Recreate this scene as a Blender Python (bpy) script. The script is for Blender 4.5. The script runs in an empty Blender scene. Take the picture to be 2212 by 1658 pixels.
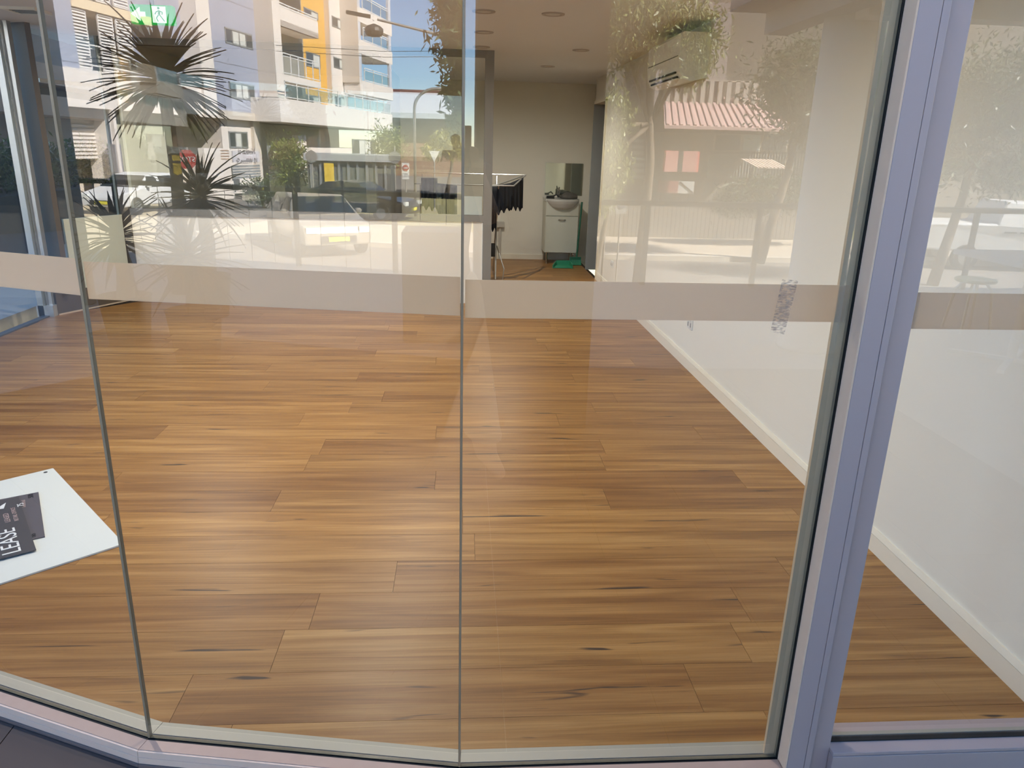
import bpy, math, random
import numpy as np
from mathutils import Matrix, Vector

sc = bpy.context.scene
COL = sc.collection
# ---------------------------------------------------------------- camera
F, CX, CY, HEYE = 1597.0, 1106.0, 829.0, 1.55
def nrm(v):
    v = np.array(v, float); return v / np.linalg.norm(v)
_vy = nrm([997 - CX, 318 - CY, F]); _vz = nrm([968 - CX, 5850 - CY, F]); _vz = nrm(_vz - _vy * _vz.dot(_vy))
_vx = np.cross(_vy, _vz) * -1
if _vx[0] < 0: _vx = -_vx
RC = np.array([_vx, _vy, -_vz])                     # room axes in lens axes
EYE = np.array([0, 0, HEYE])
cam_d = bpy.data.cameras.new('camera'); cam = bpy.data.objects.new('camera', cam_d); COL.objects.link(cam)
cam_d.sensor_fit = 'HORIZONTAL'; cam_d.sensor_width = 36; cam_d.lens = F / 2212 * 36
cam_d.clip_start = 0.02; cam_d.clip_end = 600
_m = Matrix.Identity(4)
for i in range(3):
    _m[i][0] = RC[i][0]; _m[i][1] = -RC[i][1]; _m[i][2] = -RC[i][2]
_m[2][3] = HEYE
cam.matrix_world = _m
sc.camera = cam
# ---------------------------------------------------------------- sky, sun, exposure
SUN_DIR = nrm([0.93, 0.37, 0.80])
w = bpy.data.worlds.new('sky'); sc.world = w; w.use_nodes = True
nt = w.node_tree; nt.nodes.clear()
sky = nt.nodes.new('ShaderNodeTexSky'); sky.sky_type = 'NISHITA'; sky.sun_disc = False
sky.sun_elevation = math.asin(SUN_DIR[2]); sky.sun_rotation = math.atan2(SUN_DIR[0], SUN_DIR[1])
sky.air_density = 0.75; sky.dust_density = 0.0; sky.ozone_density = 1.6
bg = nt.nodes.new('ShaderNodeBackground'); bg.inputs[1].default_value = 0.48
wo = nt.nodes.new('ShaderNodeOutputWorld')
hs_ = nt.nodes.new('ShaderNodeHueSaturation'); hs_.inputs['Saturation'].default_value = 1.2
nt.links.new(sky.outputs[0], hs_.inputs['Color']); nt.links.new(hs_.outputs[0], bg.inputs[0]); nt.links.new(bg.outputs[0], wo.inputs[0])
sun_d = bpy.data.lights.new('sun', 'SUN'); sun_d.energy = 21; sun_d.angle = 0.01; sun_d.color = (1, .965, .90)
sun = bpy.data.objects.new('sun', sun_d); COL.objects.link(sun)
sun.rotation_euler = Vector(-SUN_DIR).to_track_quat('-Z', 'Y').to_euler()
sun.location = (0, 0, 40)
LAMP = 1.0
sc.view_settings.view_transform = 'Standard'; sc.view_settings.look = 'None'
sc.view_settings.gamma = 1; sc.view_settings.use_curve_mapping = False
sc.view_settings.exposure = 0.62
sc.cycles.max_bounces = 6; sc.cycles.diffuse_bounces = 3; sc.cycles.glossy_bounces = 3
sc.cycles.transparent_max_bounces = 16; sc.cycles.transmission_bounces = 4
sc.cycles.caustics_reflective = False; sc.cycles.caustics_refractive = False
sc.cycles.use_denoising = True
sc.cycles.adaptive_threshold = 0.1; sc.cycles.adaptive_min_samples = 20
sc.cycles.sample_clamp_indirect = 14

# ---------------------------------------------------------------- geometry helpers
def ray(x, y): return RC @ np.array([(x - CX) / F, (y - CY) / F, 1.0])
def at(x, y, Y):
    d = ray(x, y); return EYE + d * (Y / d[1])
def atz(x, y, z=0.0):
    d = ray(x, y); return EYE + d * ((z - HEYE) / d[2])
def onplane(x, y, p0, n):
    d = ray(x, y); return EYE + d * (np.dot(np.array(p0, float) - EYE, n) / np.dot(d, n))
I4 = np.eye(4)
def mirror_m(a, b):
    """4x4 of the reflection in the upright plane through plan points a and b"""
    d = nrm([b[0] - a[0], b[1] - a[1], 0]); n = np.array([d[1], -d[0], 0]); p = np.array([a[0], a[1], 0])
    M = np.eye(4); M[:3, :3] = np.eye(3) - 2 * np.outer(n, n); M[:3, 3] = 2 * np.dot(p, n) * n
    return M
def rotz_m(a, loc=(0, 0, 0)):
    M = np.eye(4); c, s = math.cos(a), math.sin(a); M[:2, :2] = [[c, -s], [s, c]]; M[:3, 3] = loc; return M
# plan of the shopfront
GA, GB, GC = (-0.812, 1.628), (0.003, 1.500), (0.832, 1.500)
GJ = (-1.580, 1.943); GL = (-3.72, 3.60)
M1 = mirror_m(GA, GB)            # the street as it shows in the second pane
M2 = mirror_m(GB, GC)            # ... in the third pane

class MB:
    """collects shapes; build() links them as ONE mesh object"""
    def __init__(s): s.v = []; s.f = []; s.mi = []
    def add(s, vs, fs, mi=0):
        o = len(s.v); s.v += [tuple(map(float, p)) for p in vs]
        s.f += [tuple(i + o for i in f) for f in fs]; s.mi += [mi] * len(fs); return s
    def box(s, x0, x1, y0, y1, z0, z1, mi=0):
        x0, x1 = min(x0, x1), max(x0, x1); y0, y1 = min(y0, y1), max(y0, y1); z0, z1 = min(z0, z1), max(z0, z1)
        return s.add([(x0, y0, z0), (x1, y0, z0), (x1, y1, z0), (x0, y1, z0), (x0, y0, z1), (x1, y0, z1), (x1, y1, z1), (x0, y1, z1)],
                     [(3, 2, 1, 0), (4, 5, 6, 7), (0, 1, 5, 4), (1, 2, 6, 5), (2, 3, 7, 6), (3, 0, 4, 7)], mi)
    def prism(s, poly, z0, z1, mi=0):
        """plan polygon, counter-clockwise, extruded upward"""
        n = len(poly); vs = [(p[0], p[1], z0) for p in poly] + [(p[0], p[1], z1) for p in poly]
        fs = [tuple(range(n - 1, -1, -1)), tuple(range(n, 2 * n))] + [(i, (i + 1) % n, n + (i + 1) % n, n + i) for i in range(n)]
        return s.add(vs, fs, mi)
    def bar(s, a, b, w, h=None, up=(0, 0, 1), mi=0):
        """straight rectangular bar from a to b"""
        a = np.array(a, float); b = np.array(b, float); h = w if h is None else h
        d = nrm(b - a); up = np.array(up, float)
        if abs(d.dot(up)) > .98: up = np.array([0, 1, 0.])
        sx = nrm(np.cross(d, up)); sz = np.cross(sx, d)
        vs = []
        for p in (a, b):
            for i, j in ((-1, -1), (1, -1), (1, 1), (-1, 1)): vs.append(p + sx * i * w / 2 + sz * j * h / 2)
        return s.add(vs, [(3, 2, 1, 0), (4, 5, 6, 7), (0, 1, 5, 4), (1, 2, 6, 5), (2, 3, 7, 6), (3, 0, 4, 7)], mi)
    def tube(s, pts, r, n=8, mi=0, cap=True):
        pts = [np.array(p, float) for p in pts]; k = len(pts); rs = r if hasattr(r, '__len__') else [r] * k
        vs = []; prev = None
        for i, p in enumerate(pts):
            d = nrm(pts[min(i + 1, k - 1)] - pts[max(i - 1, 0)])
            if prev is None:
                ref = np.array([0, 0, 1.]) if abs(d[2]) < .9 else np.array([1., 0, 0]); sx = nrm(np.cross(d, ref))
            else: sx = nrm(prev - d * prev.dot(d))
            prev = sx; sy = np.cross(d, sx)
            for j in range(n):
                a = 2 * math.pi * j / n; vs.append(p + rs[i] * (sx * math.cos(a) + sy * math.sin(a)))
        fs = []
        for i in range(k - 1):
            for j in range(n): fs.append((i * n + j, i * n + (j + 1) % n, (i + 1) * n + (j + 1) % n, (i + 1) * n + j))
        if cap: fs += [tuple(range(n - 1, -1, -1)), tuple((k - 1) * n + j for j in range(n))]
        return s.add(vs, fs, mi)
    def lathe(s, prof, c, n=24, mi=0):
        """(radius, height) profile turned about the vertical through c"""
        vs = []; k = len(prof)
        for r, z in prof:
            for j in range(n):
                a = 2 * math.pi * j / n; vs.append((c[0] + r * math.cos(a), c[1] + r * math.sin(a), c[2] + z))
        fs = []
        for i in range(k - 1):
            for j in range(n): fs.append((i * n + j, i * n + (j + 1) % n, (i + 1) * n + (j + 1) % n, (i + 1) * n + j))
        fs += [tuple(range(n - 1, -1, -1)), tuple((k - 1) * n + j for j in range(n))]
        return s.add(vs, fs, mi)
    def build(s, name, mat, parent=None, M=I4, smooth=False, bevel=0):
        V = np.array(s.v, float); V = V @ M[:3, :3].T + M[:3, 3]
        flip = np.linalg.det(M[:3, :3]) < 0
        loc = np.zeros(3)
        if parent is not None: V = V - np.array(parent.get('_w', (0, 0, 0)))
        else:
            loc = np.array([(V[:, 0].min() + V[:, 0].max()) / 2, (V[:, 1].min() + V[:, 1].max()) / 2, V[:, 2].min()]); V = V - loc
        me = bpy.data.meshes.new(name)
        me.from_pydata(V.tolist(), [], [f[::-1] for f in s.f] if flip else s.f)
        for m in (mat if isinstance(mat, (list, tuple)) else [mat]): me.materials.append(m)
        if any(s.mi): me.polygons.foreach_set('material_index', s.mi)
        if smooth: me.polygons.foreach_set('use_smooth', [True] * len(me.polygons))
        me.update()
        o = bpy.data.objects.new(name, me); COL.objects.link(o)
        o.parent = parent; o.location = loc
        o['_w'] = tuple(loc) if parent is None else tuple(parent.get('_w', (0, 0, 0)))
        if bevel:
            b = o.modifiers.new('bevel', 'BEVEL'); b.width = bevel; b.segments = 2; b.limit_method = 'ANGLE'
        return o
def tag(o, label=None, cat=None, group=None, kind=None):
    if label: o['label'] = label
    if cat: o['category'] = cat
    if group: o['group'] = group
    if kind: o['kind'] = kind
    return o
def thing(name, loc, label=None, cat=None, group=None, kind=None, M=I4):
    p = M[:3, :3] @ np.array(loc, float) + M[:3, 3]
    o = bpy.data.objects.new(name, None); COL.objects.link(o); o.empty_display_size = .1
    o.location = p; o['_w'] = tuple(p)
    return tag(o, label, cat, group, kind)
def text(name, body, size, mtx, mat, parent, extr=0.0005):
    c = bpy.data.curves.new(name, 'FONT'); c.body = body; c.size = size; c.extrude = extr
    c.align_x = 'CENTER'; c.align_y = 'CENTER'; c.materials.append(mat)
    tmp = bpy.data.objects.new(name, c); me = bpy.data.meshes.new_from_object(tmp); bpy.data.objects.remove(tmp)
    if not me.materials: me.materials.append(mat)
    o = bpy.data.objects.new(name, me); COL.objects.link(o); o.parent = parent
    m = Matrix(mtx); pw = Vector(parent.get('_w', (0, 0, 0))); m.translation = m.translation - pw
    o.matrix_local = m
    return o
def frame_m(org, xd, yd):
    xd = nrm(xd); zd = nrm(np.cross(xd, yd)); yd = np.cross(zd, xd)
    M = np.eye(4); M[:3, 0] = xd; M[:3, 1] = yd; M[:3, 2] = zd; M[:3, 3] = org; return M

# ---------------------------------------------------------------- materials
MAT = {}
def lin(c):
    return tuple(((v / 255) / 12.92 if v / 255 <= .04045 else ((v / 255 + .055) / 1.055) ** 2.4) for v in c)
def mat(name, rgb, rough=.6, metal=0, var=0.0, scale=4.0, bump=0.0, spec=.5, emit=0, stretch=None):
    """plain procedural surface: rgb in sRGB 0-255, noise for uneven tone and relief"""
    if name in MAT: return MAT[name]
    m = bpy.data.materials.new(name); m.use_nodes = True; t = m.node_tree; b = t.nodes['Principled BSDF']
    c = (*lin(rgb), 1); b.inputs['Base Color'].default_value = c; b.inputs['Roughness'].default_value = rough
    b.inputs['Metallic'].default_value = metal; b.inputs['Specular IOR Level'].default_value = spec
    if emit: b.inputs['Emission Color'].default_value = c; b.inputs['Emission Strength'].default_value = emit
    if var or bump:
        tc = t.nodes.new('ShaderNodeTexCoord'); mp = t.nodes.new('ShaderNodeMapping'); n = t.nodes.new('ShaderNodeTexNoise')
        n.inputs['Scale'].default_value = scale; n.inputs['Detail'].default_value = 5
        if stretch: mp.inputs['Scale'].default_value = stretch
        t.links.new(tc.outputs['Object'], mp.inputs[0]); t.links.new(mp.outputs[0], n.inputs['Vector'])
        if var:
            mx = t.nodes.new('ShaderNodeMix'); mx.data_type = 'RGBA'
            mx.inputs['A'].default_value = (*[v * (1 - var) for v in c[:3]], 1); mx.inputs['B'].default_value = (*[min(1, v * (1 + var)) for v in c[:3]], 1)
            t.links.new(n.outputs['Fac'], mx.inputs['Factor']); t.links.new(mx.outputs['Result'], b.inputs['Base Color'])
        if bump:
            bp = t.nodes.new('ShaderNodeBump'); bp.inputs['Strength'].default_value = bump; bp.inputs['Distance'].default_value = .01
            t.links.new(n.outputs['Fac'], bp.inputs['Height']); t.links.new(bp.outputs[0], b.inputs['Normal'])
    MAT[name] = m; return m
def glass_mat(name, f0, tint=(1, 1, 1), rough=0.0):
    """clear sheet: Schlick reflection over straight transmission"""
    m = bpy.data.materials.new(name); m.use_nodes = True; t = m.node_tree; t.nodes.clear()
    lw = t.nodes.new('ShaderNodeLayerWeight'); lw.inputs['Blend'].default_value = .5
    pw = t.nodes.new('ShaderNodeMath'); pw.operation = 'POWER'; pw.inputs[1].default_value = 5
    ma = t.nodes.new('ShaderNodeMath'); ma.operation = 'MULTIPLY_ADD'; ma.inputs[1].default_value = 1 - f0; ma.inputs[2].default_value = f0
    tr = t.nodes.new('ShaderNodeBsdfTransparent'); tr.inputs[0].default_value = (*tint, 1)
    gl = t.nodes.new('ShaderNodeBsdfGlossy'); gl.inputs['Roughness'].default_value = rough
    mx = t.nodes.new('ShaderNodeMixShader'); ou = t.nodes.new('ShaderNodeOutputMaterial')
    t.links.new(lw.outputs['Facing'], pw.inputs[0]); t.links.new(pw.outputs[0], ma.inputs[0]); t.links.new(ma.outputs[0], mx.inputs[0])
    t.links.new(tr.outputs[0], mx.inputs[1]); t.links.new(gl.outputs[0], mx.inputs[2]); t.links.new(mx.outputs[0], ou.inputs[0])
    MAT[name] = m; return m
def wood_mat():
    m = bpy.data.materials.new('blackbutt_plank'); m.use_nodes = True; t = m.node_tree; b = t.nodes['Principled BSDF']
    N = t.nodes.new; L = t.links.new
    tc = N('ShaderNodeTexCoord'); oi = N('ShaderNodeObjectInfo')
    rv = N('ShaderNodeMath'); rv.operation = 'MULTIPLY'; rv.inputs[1].default_value = 60; L(oi.outputs['Random'], rv.inputs[0])
    cb = N('ShaderNodeCombineXYZ'); L(rv.outputs[0], cb.inputs[0]); L(rv.outputs[0], cb.inputs[2])
    ad = N('ShaderNodeVectorMath'); ad.operation = 'ADD'; L(tc.outputs['Object'], ad.inputs[0]); L(cb.outputs[0], ad.inputs[1])
    def noise(sx, sy, sc_, det=5, dist=0):
        mp = N('ShaderNodeMapping'); mp.inputs['Scale'].default_value = (sx, sy, 1); L(ad.outputs[0], mp.inputs[0])
        n = N('ShaderNodeTexNoise'); n.inputs['Scale'].default_value = sc_; n.inputs['Detail'].default_value = det
        n.inputs['Distortion'].default_value = dist; L(mp.outputs[0], n.inputs['Vector']); return n.outputs['Fac']
    def ramp(src, stops):
        r = N('ShaderNodeValToRGB'); e = r.color_ramp.elements
        e[0].position, e[0].color = stops[0]; e[1].position, e[1].color = stops[-1]
        for p, c in stops[1:-1]:
            k = e.new(p); k.color = c
        L(src, r.inputs[0]); return r.outputs[0]
    def mix(fac, a, c, typ='MIX'):
        x = N('ShaderNodeMix'); x.data_type = 'RGBA'; x.blend_type = typ
        if isinstance(fac, float): x.inputs['Factor'].default_value = fac
        else: L(fac, x.inputs['Factor'])
        for k, s in (('A', a), ('B', c)):
            if isinstance(s, tuple): x.inputs[k].default_value = s
            else: L(s, x.inputs[k])
        return x.outputs['Result']
    broad = ramp(noise(.5, 9, 2.2, 4, .8), [(.3, (*lin((134, 92, 45)), 1)), (.5, (*lin((160, 115, 60)), 1)), (.72, (*lin((184, 140, 82)), 1))])
    grain = ramp(noise(.8, 38, 4.0, 6, .3), [(.34, (.58, .54, .48, 1)), (.60, (1, 1, 1, 1))])
    col = mix(.45, broad, grain, 'MULTIPLY')
    tone = ramp(oi.outputs['Random'], [(0, (.84, .78, .74, 1)), (.5, (1, 1, 1, 1)), (1, (1.1, 1.08, 1.02, 1))])
    col = mix(1.0, col, tone, 'MULTIPLY')
    vein = ramp(noise(1.5, 20, 1.6, 2, .5), [(.69, (0, 0, 0, 1)), (.75, (1, 1, 1, 1))])
    col = mix(vein, col, (*lin((66, 48, 32)), 1))
    L(col, b.inputs['Base Color']); b.inputs['Roughness'].default_value = .38; b.inputs['Specular IOR Level'].default_value = .4
    bp = N('ShaderNodeBump'); bp.inputs['Strength'].default_value = .08; bp.inputs['Distance'].default_value = .004
    L(noise(.8, 38, 4.0, 6, .3), bp.inputs['Height']); L(bp.outputs[0], b.inputs['Normal'])
    return m
PLANK = wood_mat()
WHITE = mat('white_wall_paint', (236, 230, 214), .75, var=.03, scale=2)
CEIL = mat('white_ceiling_paint', (226, 226, 224), .85, var=.02, scale=1.5)
SKIRT = mat('white_gloss_trim', (240, 230, 208), .4)
GREYMET = mat('grey_aluminium', (150, 152, 148), .45, .3)
SILLIN = mat('grey_green_aluminium', (168, 162, 144), .5, .2)
SILLOUT = mat('dusty_grey_aluminium', (192, 158, 136), .55, .1, var=.06, scale=30)
LILAC = mat('lilac_grey_powdercoat', (184, 165, 160), .45, .1, var=.02, scale=8)
BEIGE = mat('beige_putty_strip', (232, 200, 168), .8, var=.05, scale=30)
RUBBER = mat('black_rubber', (12, 12, 12), .6)
GLASS = glass_mat('shopfront_glass', .135, (.97, .985, .975))
CLEAR = glass_mat('clear_inner_face', .0, (1, 1, 1))
INGLASS = glass_mat('interior_glass', .06, (.95, .98, .96))
GEDGE = mat('green_glass_edge', (120, 112, 92), .2, var=.2, scale=20)
def band_mat():
    m = bpy.data.materials.new('frosted_film'); m.use_nodes = True; t = m.node_tree; t.nodes.clear()
    d = t.nodes.new('ShaderNodeBsdfDiffuse'); d.inputs[0].default_value = (*lin((234, 217, 192)), 1)
    tl = t.nodes.new('ShaderNodeBsdfTranslucent'); tl.inputs[0].default_value = (*lin((246, 229, 202)), 1)
    tr = t.nodes.new('ShaderNodeBsdfTransparent'); a = t.nodes.new('ShaderNodeMixShader'); a.inputs[0].default_value = .6
    c = t.nodes.new('ShaderNodeMixShader'); c.inputs[0].default_value = .06; o = t.nodes.new('ShaderNodeOutputMaterial')
    t.links.new(d.outputs[0], a.inputs[1]); t.links.new(tl.outputs[0], a.inputs[2])
    t.links.new(a.outputs[0], c.inputs[1]); t.links.new(tr.outputs[0], c.inputs[2]); t.links.new(c.outputs[0], o.inputs[0])
    return m
FROST = band_mat()
rnd = random.Random(7)

# ================================================================ ROOM SHELL
CEILZ, XR, XL = 2.43, 1.717, -3.72
def clip_poly(poly, a, b):
    """keep the part of a plan polygon to the left of a->b"""
    out = []; n = len(poly)
    side = lambda p: (b[0] - a[0]) * (p[1] - a[1]) - (b[1] - a[1]) * (p[0] - a[0])
    for i in range(n):
        p, q = poly[i], poly[(i + 1) % n]; sp, sq = side(p), side(q)
        if sp >= 0: out.append(p)
        if sp * sq < 0:
            t = sp / (sp - sq); out.append((p[0] + t * (q[0] - p[0]), p[1] + t * (q[1] - p[1])))
    return out
def inset(a, b, d):
    n = nrm([-(b[1] - a[1]), b[0] - a[0], 0]); return (a[0] + n[0] * d, a[1] + n[1] * d), (b[0] + n[0] * d, b[1] + n[1] * d)
floor = thing('floor', (-1, 6, -.02), kind='structure')
MB().prism([(-3.75, 3.6), GJ, GA, GB, (GC[0], 1.45), (1.75, 1.45), (1.75, 11), (-3.75, 11)], -.12, -.0075).build('subfloor', mat('dark_underlay', (50, 36, 24), .9), floor)
yk = 1.722 - .212 * 2
row = 0
front = [(GL, GJ), (GJ, GA), (GA, GB), (GB, (3, 1.5))]
lines = [inset(a, b, .057) for a, b in front]
left_b = inset((-3.15, 7.58), (XL, 6.82), 0.0)
while yk < 10.9:
    y0, y1 = yk + .0006, yk + .212 - .0006
    off = {2: .714, 4: 1.018, 6: .062, 3: -.58}.get(row, rnd.uniform(-.9, .9))
    x = off - 1.52 * 4
    while x < XR:
        poly = [(max(x + .0006, XL + .03), y0), (min(x + 1.52 - .0006, XR - .012), y0), (min(x + 1.52 - .0006, XR - .012), y1), (max(x + .0006, XL + .03), y1)]
        if poly[1][0] - poly[0][0] > .02:
            for a, b in lines:
                if poly: poly = clip_poly(poly, a, b)
            if poly: poly = clip_poly(poly, (-3.15, 7.58), (XL + .02, 6.82)) if y0 < 7.6 and x < -2.6 else poly
            if poly and y0 > 7.6: poly = clip_poly(poly, (-3.18, 11), (-3.18, 7))
            if poly and len(poly) > 2:
                cx = sum(p[0] for p in poly) / len(poly); cy = sum(p[1] for p in poly) / len(poly)
                mb = MB().prism([(p[0] - cx, p[1] - cy) for p in poly], -.0075, 0)
                me = mb.build('plank', PLANK, floor)
                me.data.transform(Matrix.Translation(Vector(floor['_w']))); me.location = Vector((cx, cy, 0)) - Vector(floor['_w'])
        x += 1.52
    yk += .212; row += 1
ceiling = tag(MB().prism([(-3.9, 3.6), (-1.6, 1.9), (-.8, 1.6), (0, 1.47), (1.9, 1.47), (1.9, 11.1), (-3.9, 11.1)], CEILZ, CEILZ + .25).build('ceiling', CEIL), kind='structure')
tag(MB().box(XR, XR + .15, 1.53, 9.28, -.02, CEILZ).build('wall_right', WHITE), kind='structure')
wb = MB().box(-3.3, 2.0, 10.95, 11.1, -.02, CEILZ)
tag(wb.build('wall_back', WHITE), kind='structure')
tag(MB().box(1.86, 2.0, 10.06, 10.95, -.02, CEILZ).box(1.717, 1.867, 9.28, 10.06, 2.12, CEILZ).build('wall_alcove', WHITE), kind='structure')
tag(MB().box(-3.35, -3.2, 7.66, 10.95, -.02, CEILZ).build('wall_left', WHITE), kind='structure')
tag(MB().box(-.95, -.85, 7.72, 10.95, -.02, CEILZ).build('wall_light_block', mat('dull_olive_paint', (112, 108, 96), .85)), kind='structure')  # added wall, keeps lamp light out of the left back room
# skirting: flat board with a thin bead along its top
for nm, a, b in (('baseboard_right', (XR, 1.56), (XR, 9.24)),):
    r = thing(nm, (a[0], (a[1] + b[1]) / 2, 0), kind='structure')
    MB().box(XR - .014, XR, a[1], b[1], 0, .072).build('board', SKIRT, r)
    MB().add([(XR - .014, a[1], .074), (XR, a[1], .074), (XR, a[1], .096), (XR - .007, a[1], .096), (XR - .014, b[1], .074), (XR, b[1], .074), (XR, b[1], .096), (XR - .007, b[1], .096)],
             [(3, 2, 1, 0), (4, 5, 6, 7), (0, 1, 5, 4), (1, 2, 6, 5), (2, 3, 7, 6), (3, 0, 4, 7)]).build('bead', SKIRT, r)
tag(MB().box(.25, 1.86, 10.936, 10.95, 0, .07).build('baseboard_back', SKIRT), kind='structure')
# dim store room beyond the doorway in the right wall
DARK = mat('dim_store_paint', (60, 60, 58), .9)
d1 = thing('door_1', (1.8, 9.67, 0), kind='structure')
MB().box(1.70, 1.88, 9.235, 9.285, 0, 2.14).build('jamb', SKIRT, d1)
MB().box(1.70, 1.88, 10.04, 10.075, 0, 2.14).build('jamb', mat('grey_gloss_jamb', (150, 152, 148), .5), d1)
MB().box(1.70, 1.88, 9.235, 10.075, 2.12, 2.16).build('head', SKIRT, d1)
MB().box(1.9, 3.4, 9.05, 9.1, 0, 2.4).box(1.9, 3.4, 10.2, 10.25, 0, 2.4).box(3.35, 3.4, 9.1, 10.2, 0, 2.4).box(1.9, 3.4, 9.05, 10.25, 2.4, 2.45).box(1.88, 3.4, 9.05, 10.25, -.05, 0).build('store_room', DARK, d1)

# ================================================================ SHOPFRONT
ZT, ZS = 2.42, 0.05
def pane(name, a, b, zs, bz0, bz1, band=True, t=.011, gl=None):
    """a glazed bay: sheet of glass, frosted band, gaskets and sill; outside lies on the right of a->b"""
    d = nrm([b[0] - a[0], b[1] - a[1], 0]); n = np.array([d[1], -d[0], 0])          # n points out to the terrace
    L = math.hypot(b[0] - a[0], b[1] - a[1])
    r = thing(name, (a[0], a[1], zs), kind='structure')
    A = np.array([a[0], a[1], 0]); B = np.array([b[0], b[1], 0])
    def slab(u0, u1, o0, o1, z0, z1):
        P = lambda u, o, z: A + d * u + n * o + np.array([0, 0, z])
        return [P(u0, o0, z0), P(u1, o0, z0), P(u1, o1, z0), P(u0, o1, z0), P(u0, o0, z1), P(u1, o0, z1), P(u1, o1, z1), P(u0, o1, z1)]
    FS = [(3, 2, 1, 0), (4, 5, 6, 7), (0, 1, 5, 4), (1, 2, 6, 5), (2, 3, 7, 6), (3, 0, 4, 7)]
    def sl(nm, mats, u0, u1, o0, o1, z0, z1, mi=None):
        m = MB(); vs = slab(u0, u1, o0, o1, z0, z1); m.add(vs, FS)
        if mi: m.mi = mi
        return m.build(nm, mats, r)
    # outer face (o=0) mirrors, inner face clear, edges green
    sl('glass_pane', [gl or GLASS, CLEAR, GEDGE], .003, L - .003, 0, -t, zs, ZT, [2, 2, 0, 2, 1, 2])
    if band: sl('frosted_band', FROST, .006, L - .006, -t - .0005, -t - .0015, bz0, bz1)
    return r, sl, L
def sill(sl, L, m0=0, m1=0):
    """m0/m1: half mitre angle slopes at either end"""
    pass
BZ = (1.212, 1.292)
w0, s0, L0 = pane('window_1', GL, GJ, ZS, *BZ)
w1, s1, L1 = pane('window_2', GJ, GA, ZS, 1.222, 1.302)
w2, s2, L2 = pane('window_3', GA, GB, ZS, 1.216, 1.297)
w3, s3, L3 = pane('window_4', GB, GC, ZS, *BZ)
# silicone joints between the butt-jointed sheets
for wn, p in ((w2, GA), (w3, GB), (w1, GJ)):
    MB().box(p[0] - .0026, p[0] + .0026, p[1] - .001, p[1] + .009, ZS, ZT).build('silicone_joint', mat('clear_brown_silicone', (156, 132, 102), .35, var=.3, scale=14, stretch=(1, 1, .6)), wn)
# mitred sills: plan offset polygons of the glass line
pts = [GL, GJ, GA, GB, GC]
def offs(k, d):
    """glass-line corner k pushed outward by d along the mitre"""
    ns = []
    for i in (k - 1, k):
        if 0 <= i < len(pts) - 1:
            a, b = pts[i], pts[i + 1]; ns.append(nrm([b[1] - a[1], -(b[0] - a[0]), 0]))
    if len(ns) == 1: m = ns[0]
    else: m = nrm(ns[0] + ns[1]); m = m / m.dot(ns[0])
    return (pts[k][0] + m[0] * d, pts[k][1] + m[1] * d)
for k, wn in ((0, w0), (1, w1), (2, w2), (3, w3)):
    def strip(d0, d1, z0, z1, nm, mt, g=.0006):
        a0, a1, b0, b1 = offs(k, d0), offs(k, d1), offs(k + 1, d0), offs(k + 1, d1)
        ux = nrm([b0[0] - a0[0], b0[1] - a0[1], 0]) * g
        q = [(a0[0] + ux[0], a0[1] + ux[1]), (b0[0] - ux[0], b0[1] - ux[1]), (b1[0] - ux[0], b1[1] - ux[1]), (a1[0] + ux[0], a1[1] + ux[1])]
        ar = sum(q[i][0] * q[(i + 1) % 4][1] - q[(i + 1) % 4][0] * q[i][1] for i in range(4))
        return MB().prism(q if ar > 0 else q[::-1], z0, z1).build(nm, mt, wn)
    strip(-.014, -.056, 0, ZS, 'inner_sill', SILLIN)
    strip(.007, -.0135, .0, ZS - .003, 'gasket', RUBBER)
    strip(.008, .041, -.03, ZS, 'outer_sill', SILLOUT)
    strip(.0411, .046, .030, ZS - .002, 'sill_face', mat('white_sill_face', (250, 208, 176), .5))
    strip(.0411, .0475, .011, .0292, 'sill_lip', mat('white_sill_face', (250, 208, 176)))
    strip(.0411, .051, -.055, .0095, 'sill_base', mat('brown_mastic', (128, 104, 92), .8))
# right jamb of the third bay and the lilac door frame
jb = thing('trim_1', (.88, 1.48, 0), kind='structure')
zj0, zj1 = -.05, CEILZ
MB().box(.803, .8305, 1.512, 1.522, ZS, zj1).build('inner_jamb', mat('grey_green_jamb', (208, 184, 148), .7), jb)
MB().box(.8300, .834, 1.4975, 1.512, zj0, zj1).build('gasket', RUBBER, jb)
MB().box(.834, .838, 1.4555, 1.53, zj0, zj1).build('putty_strip', BEIGE, jb)
MB().box(.8382, .8835, 1.455, 1.56, zj0, zj1).build('frame_face', LILAC, jb, bevel=.0015)
MB().box(.8845, .9, 1.455, 1.56, zj0, zj1).build('frame_bead', LILAC, jb, bevel=.001)
MB().box(.9005, .956, 1.475, 1.56, zj0, zj1).build('frame_rebate', LILAC, jb, bevel=.0015)
w4, s4, L4 = pane('window_5', (.952, 1.500), (1.717, 1.500), .096, 1.199, 1.279)
MB().box(.956, 1.72, 1.4935, 1.5105, .09, .1025).build('gasket', RUBBER, w4)
MB().box(.956, 1.72, 1.5112, 1.5225, .03, .105).build('inner_sill', SILLIN, w4)
MB().box(.9565, 1.72, 1.4565, 1.56, .0895, .0995).build('bottom_bead', LILAC, w4, bevel=.001)
MB().box(.9565, 1.72, 1.455, 1.56, -.06, .0885).build('bottom_rail', LILAC, w4, bevel=.001)
MB().box(1.70, 1.90, 1.452, 1.56, -.05, CEILZ).build('frame_jamb', LILAC, w4)
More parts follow.
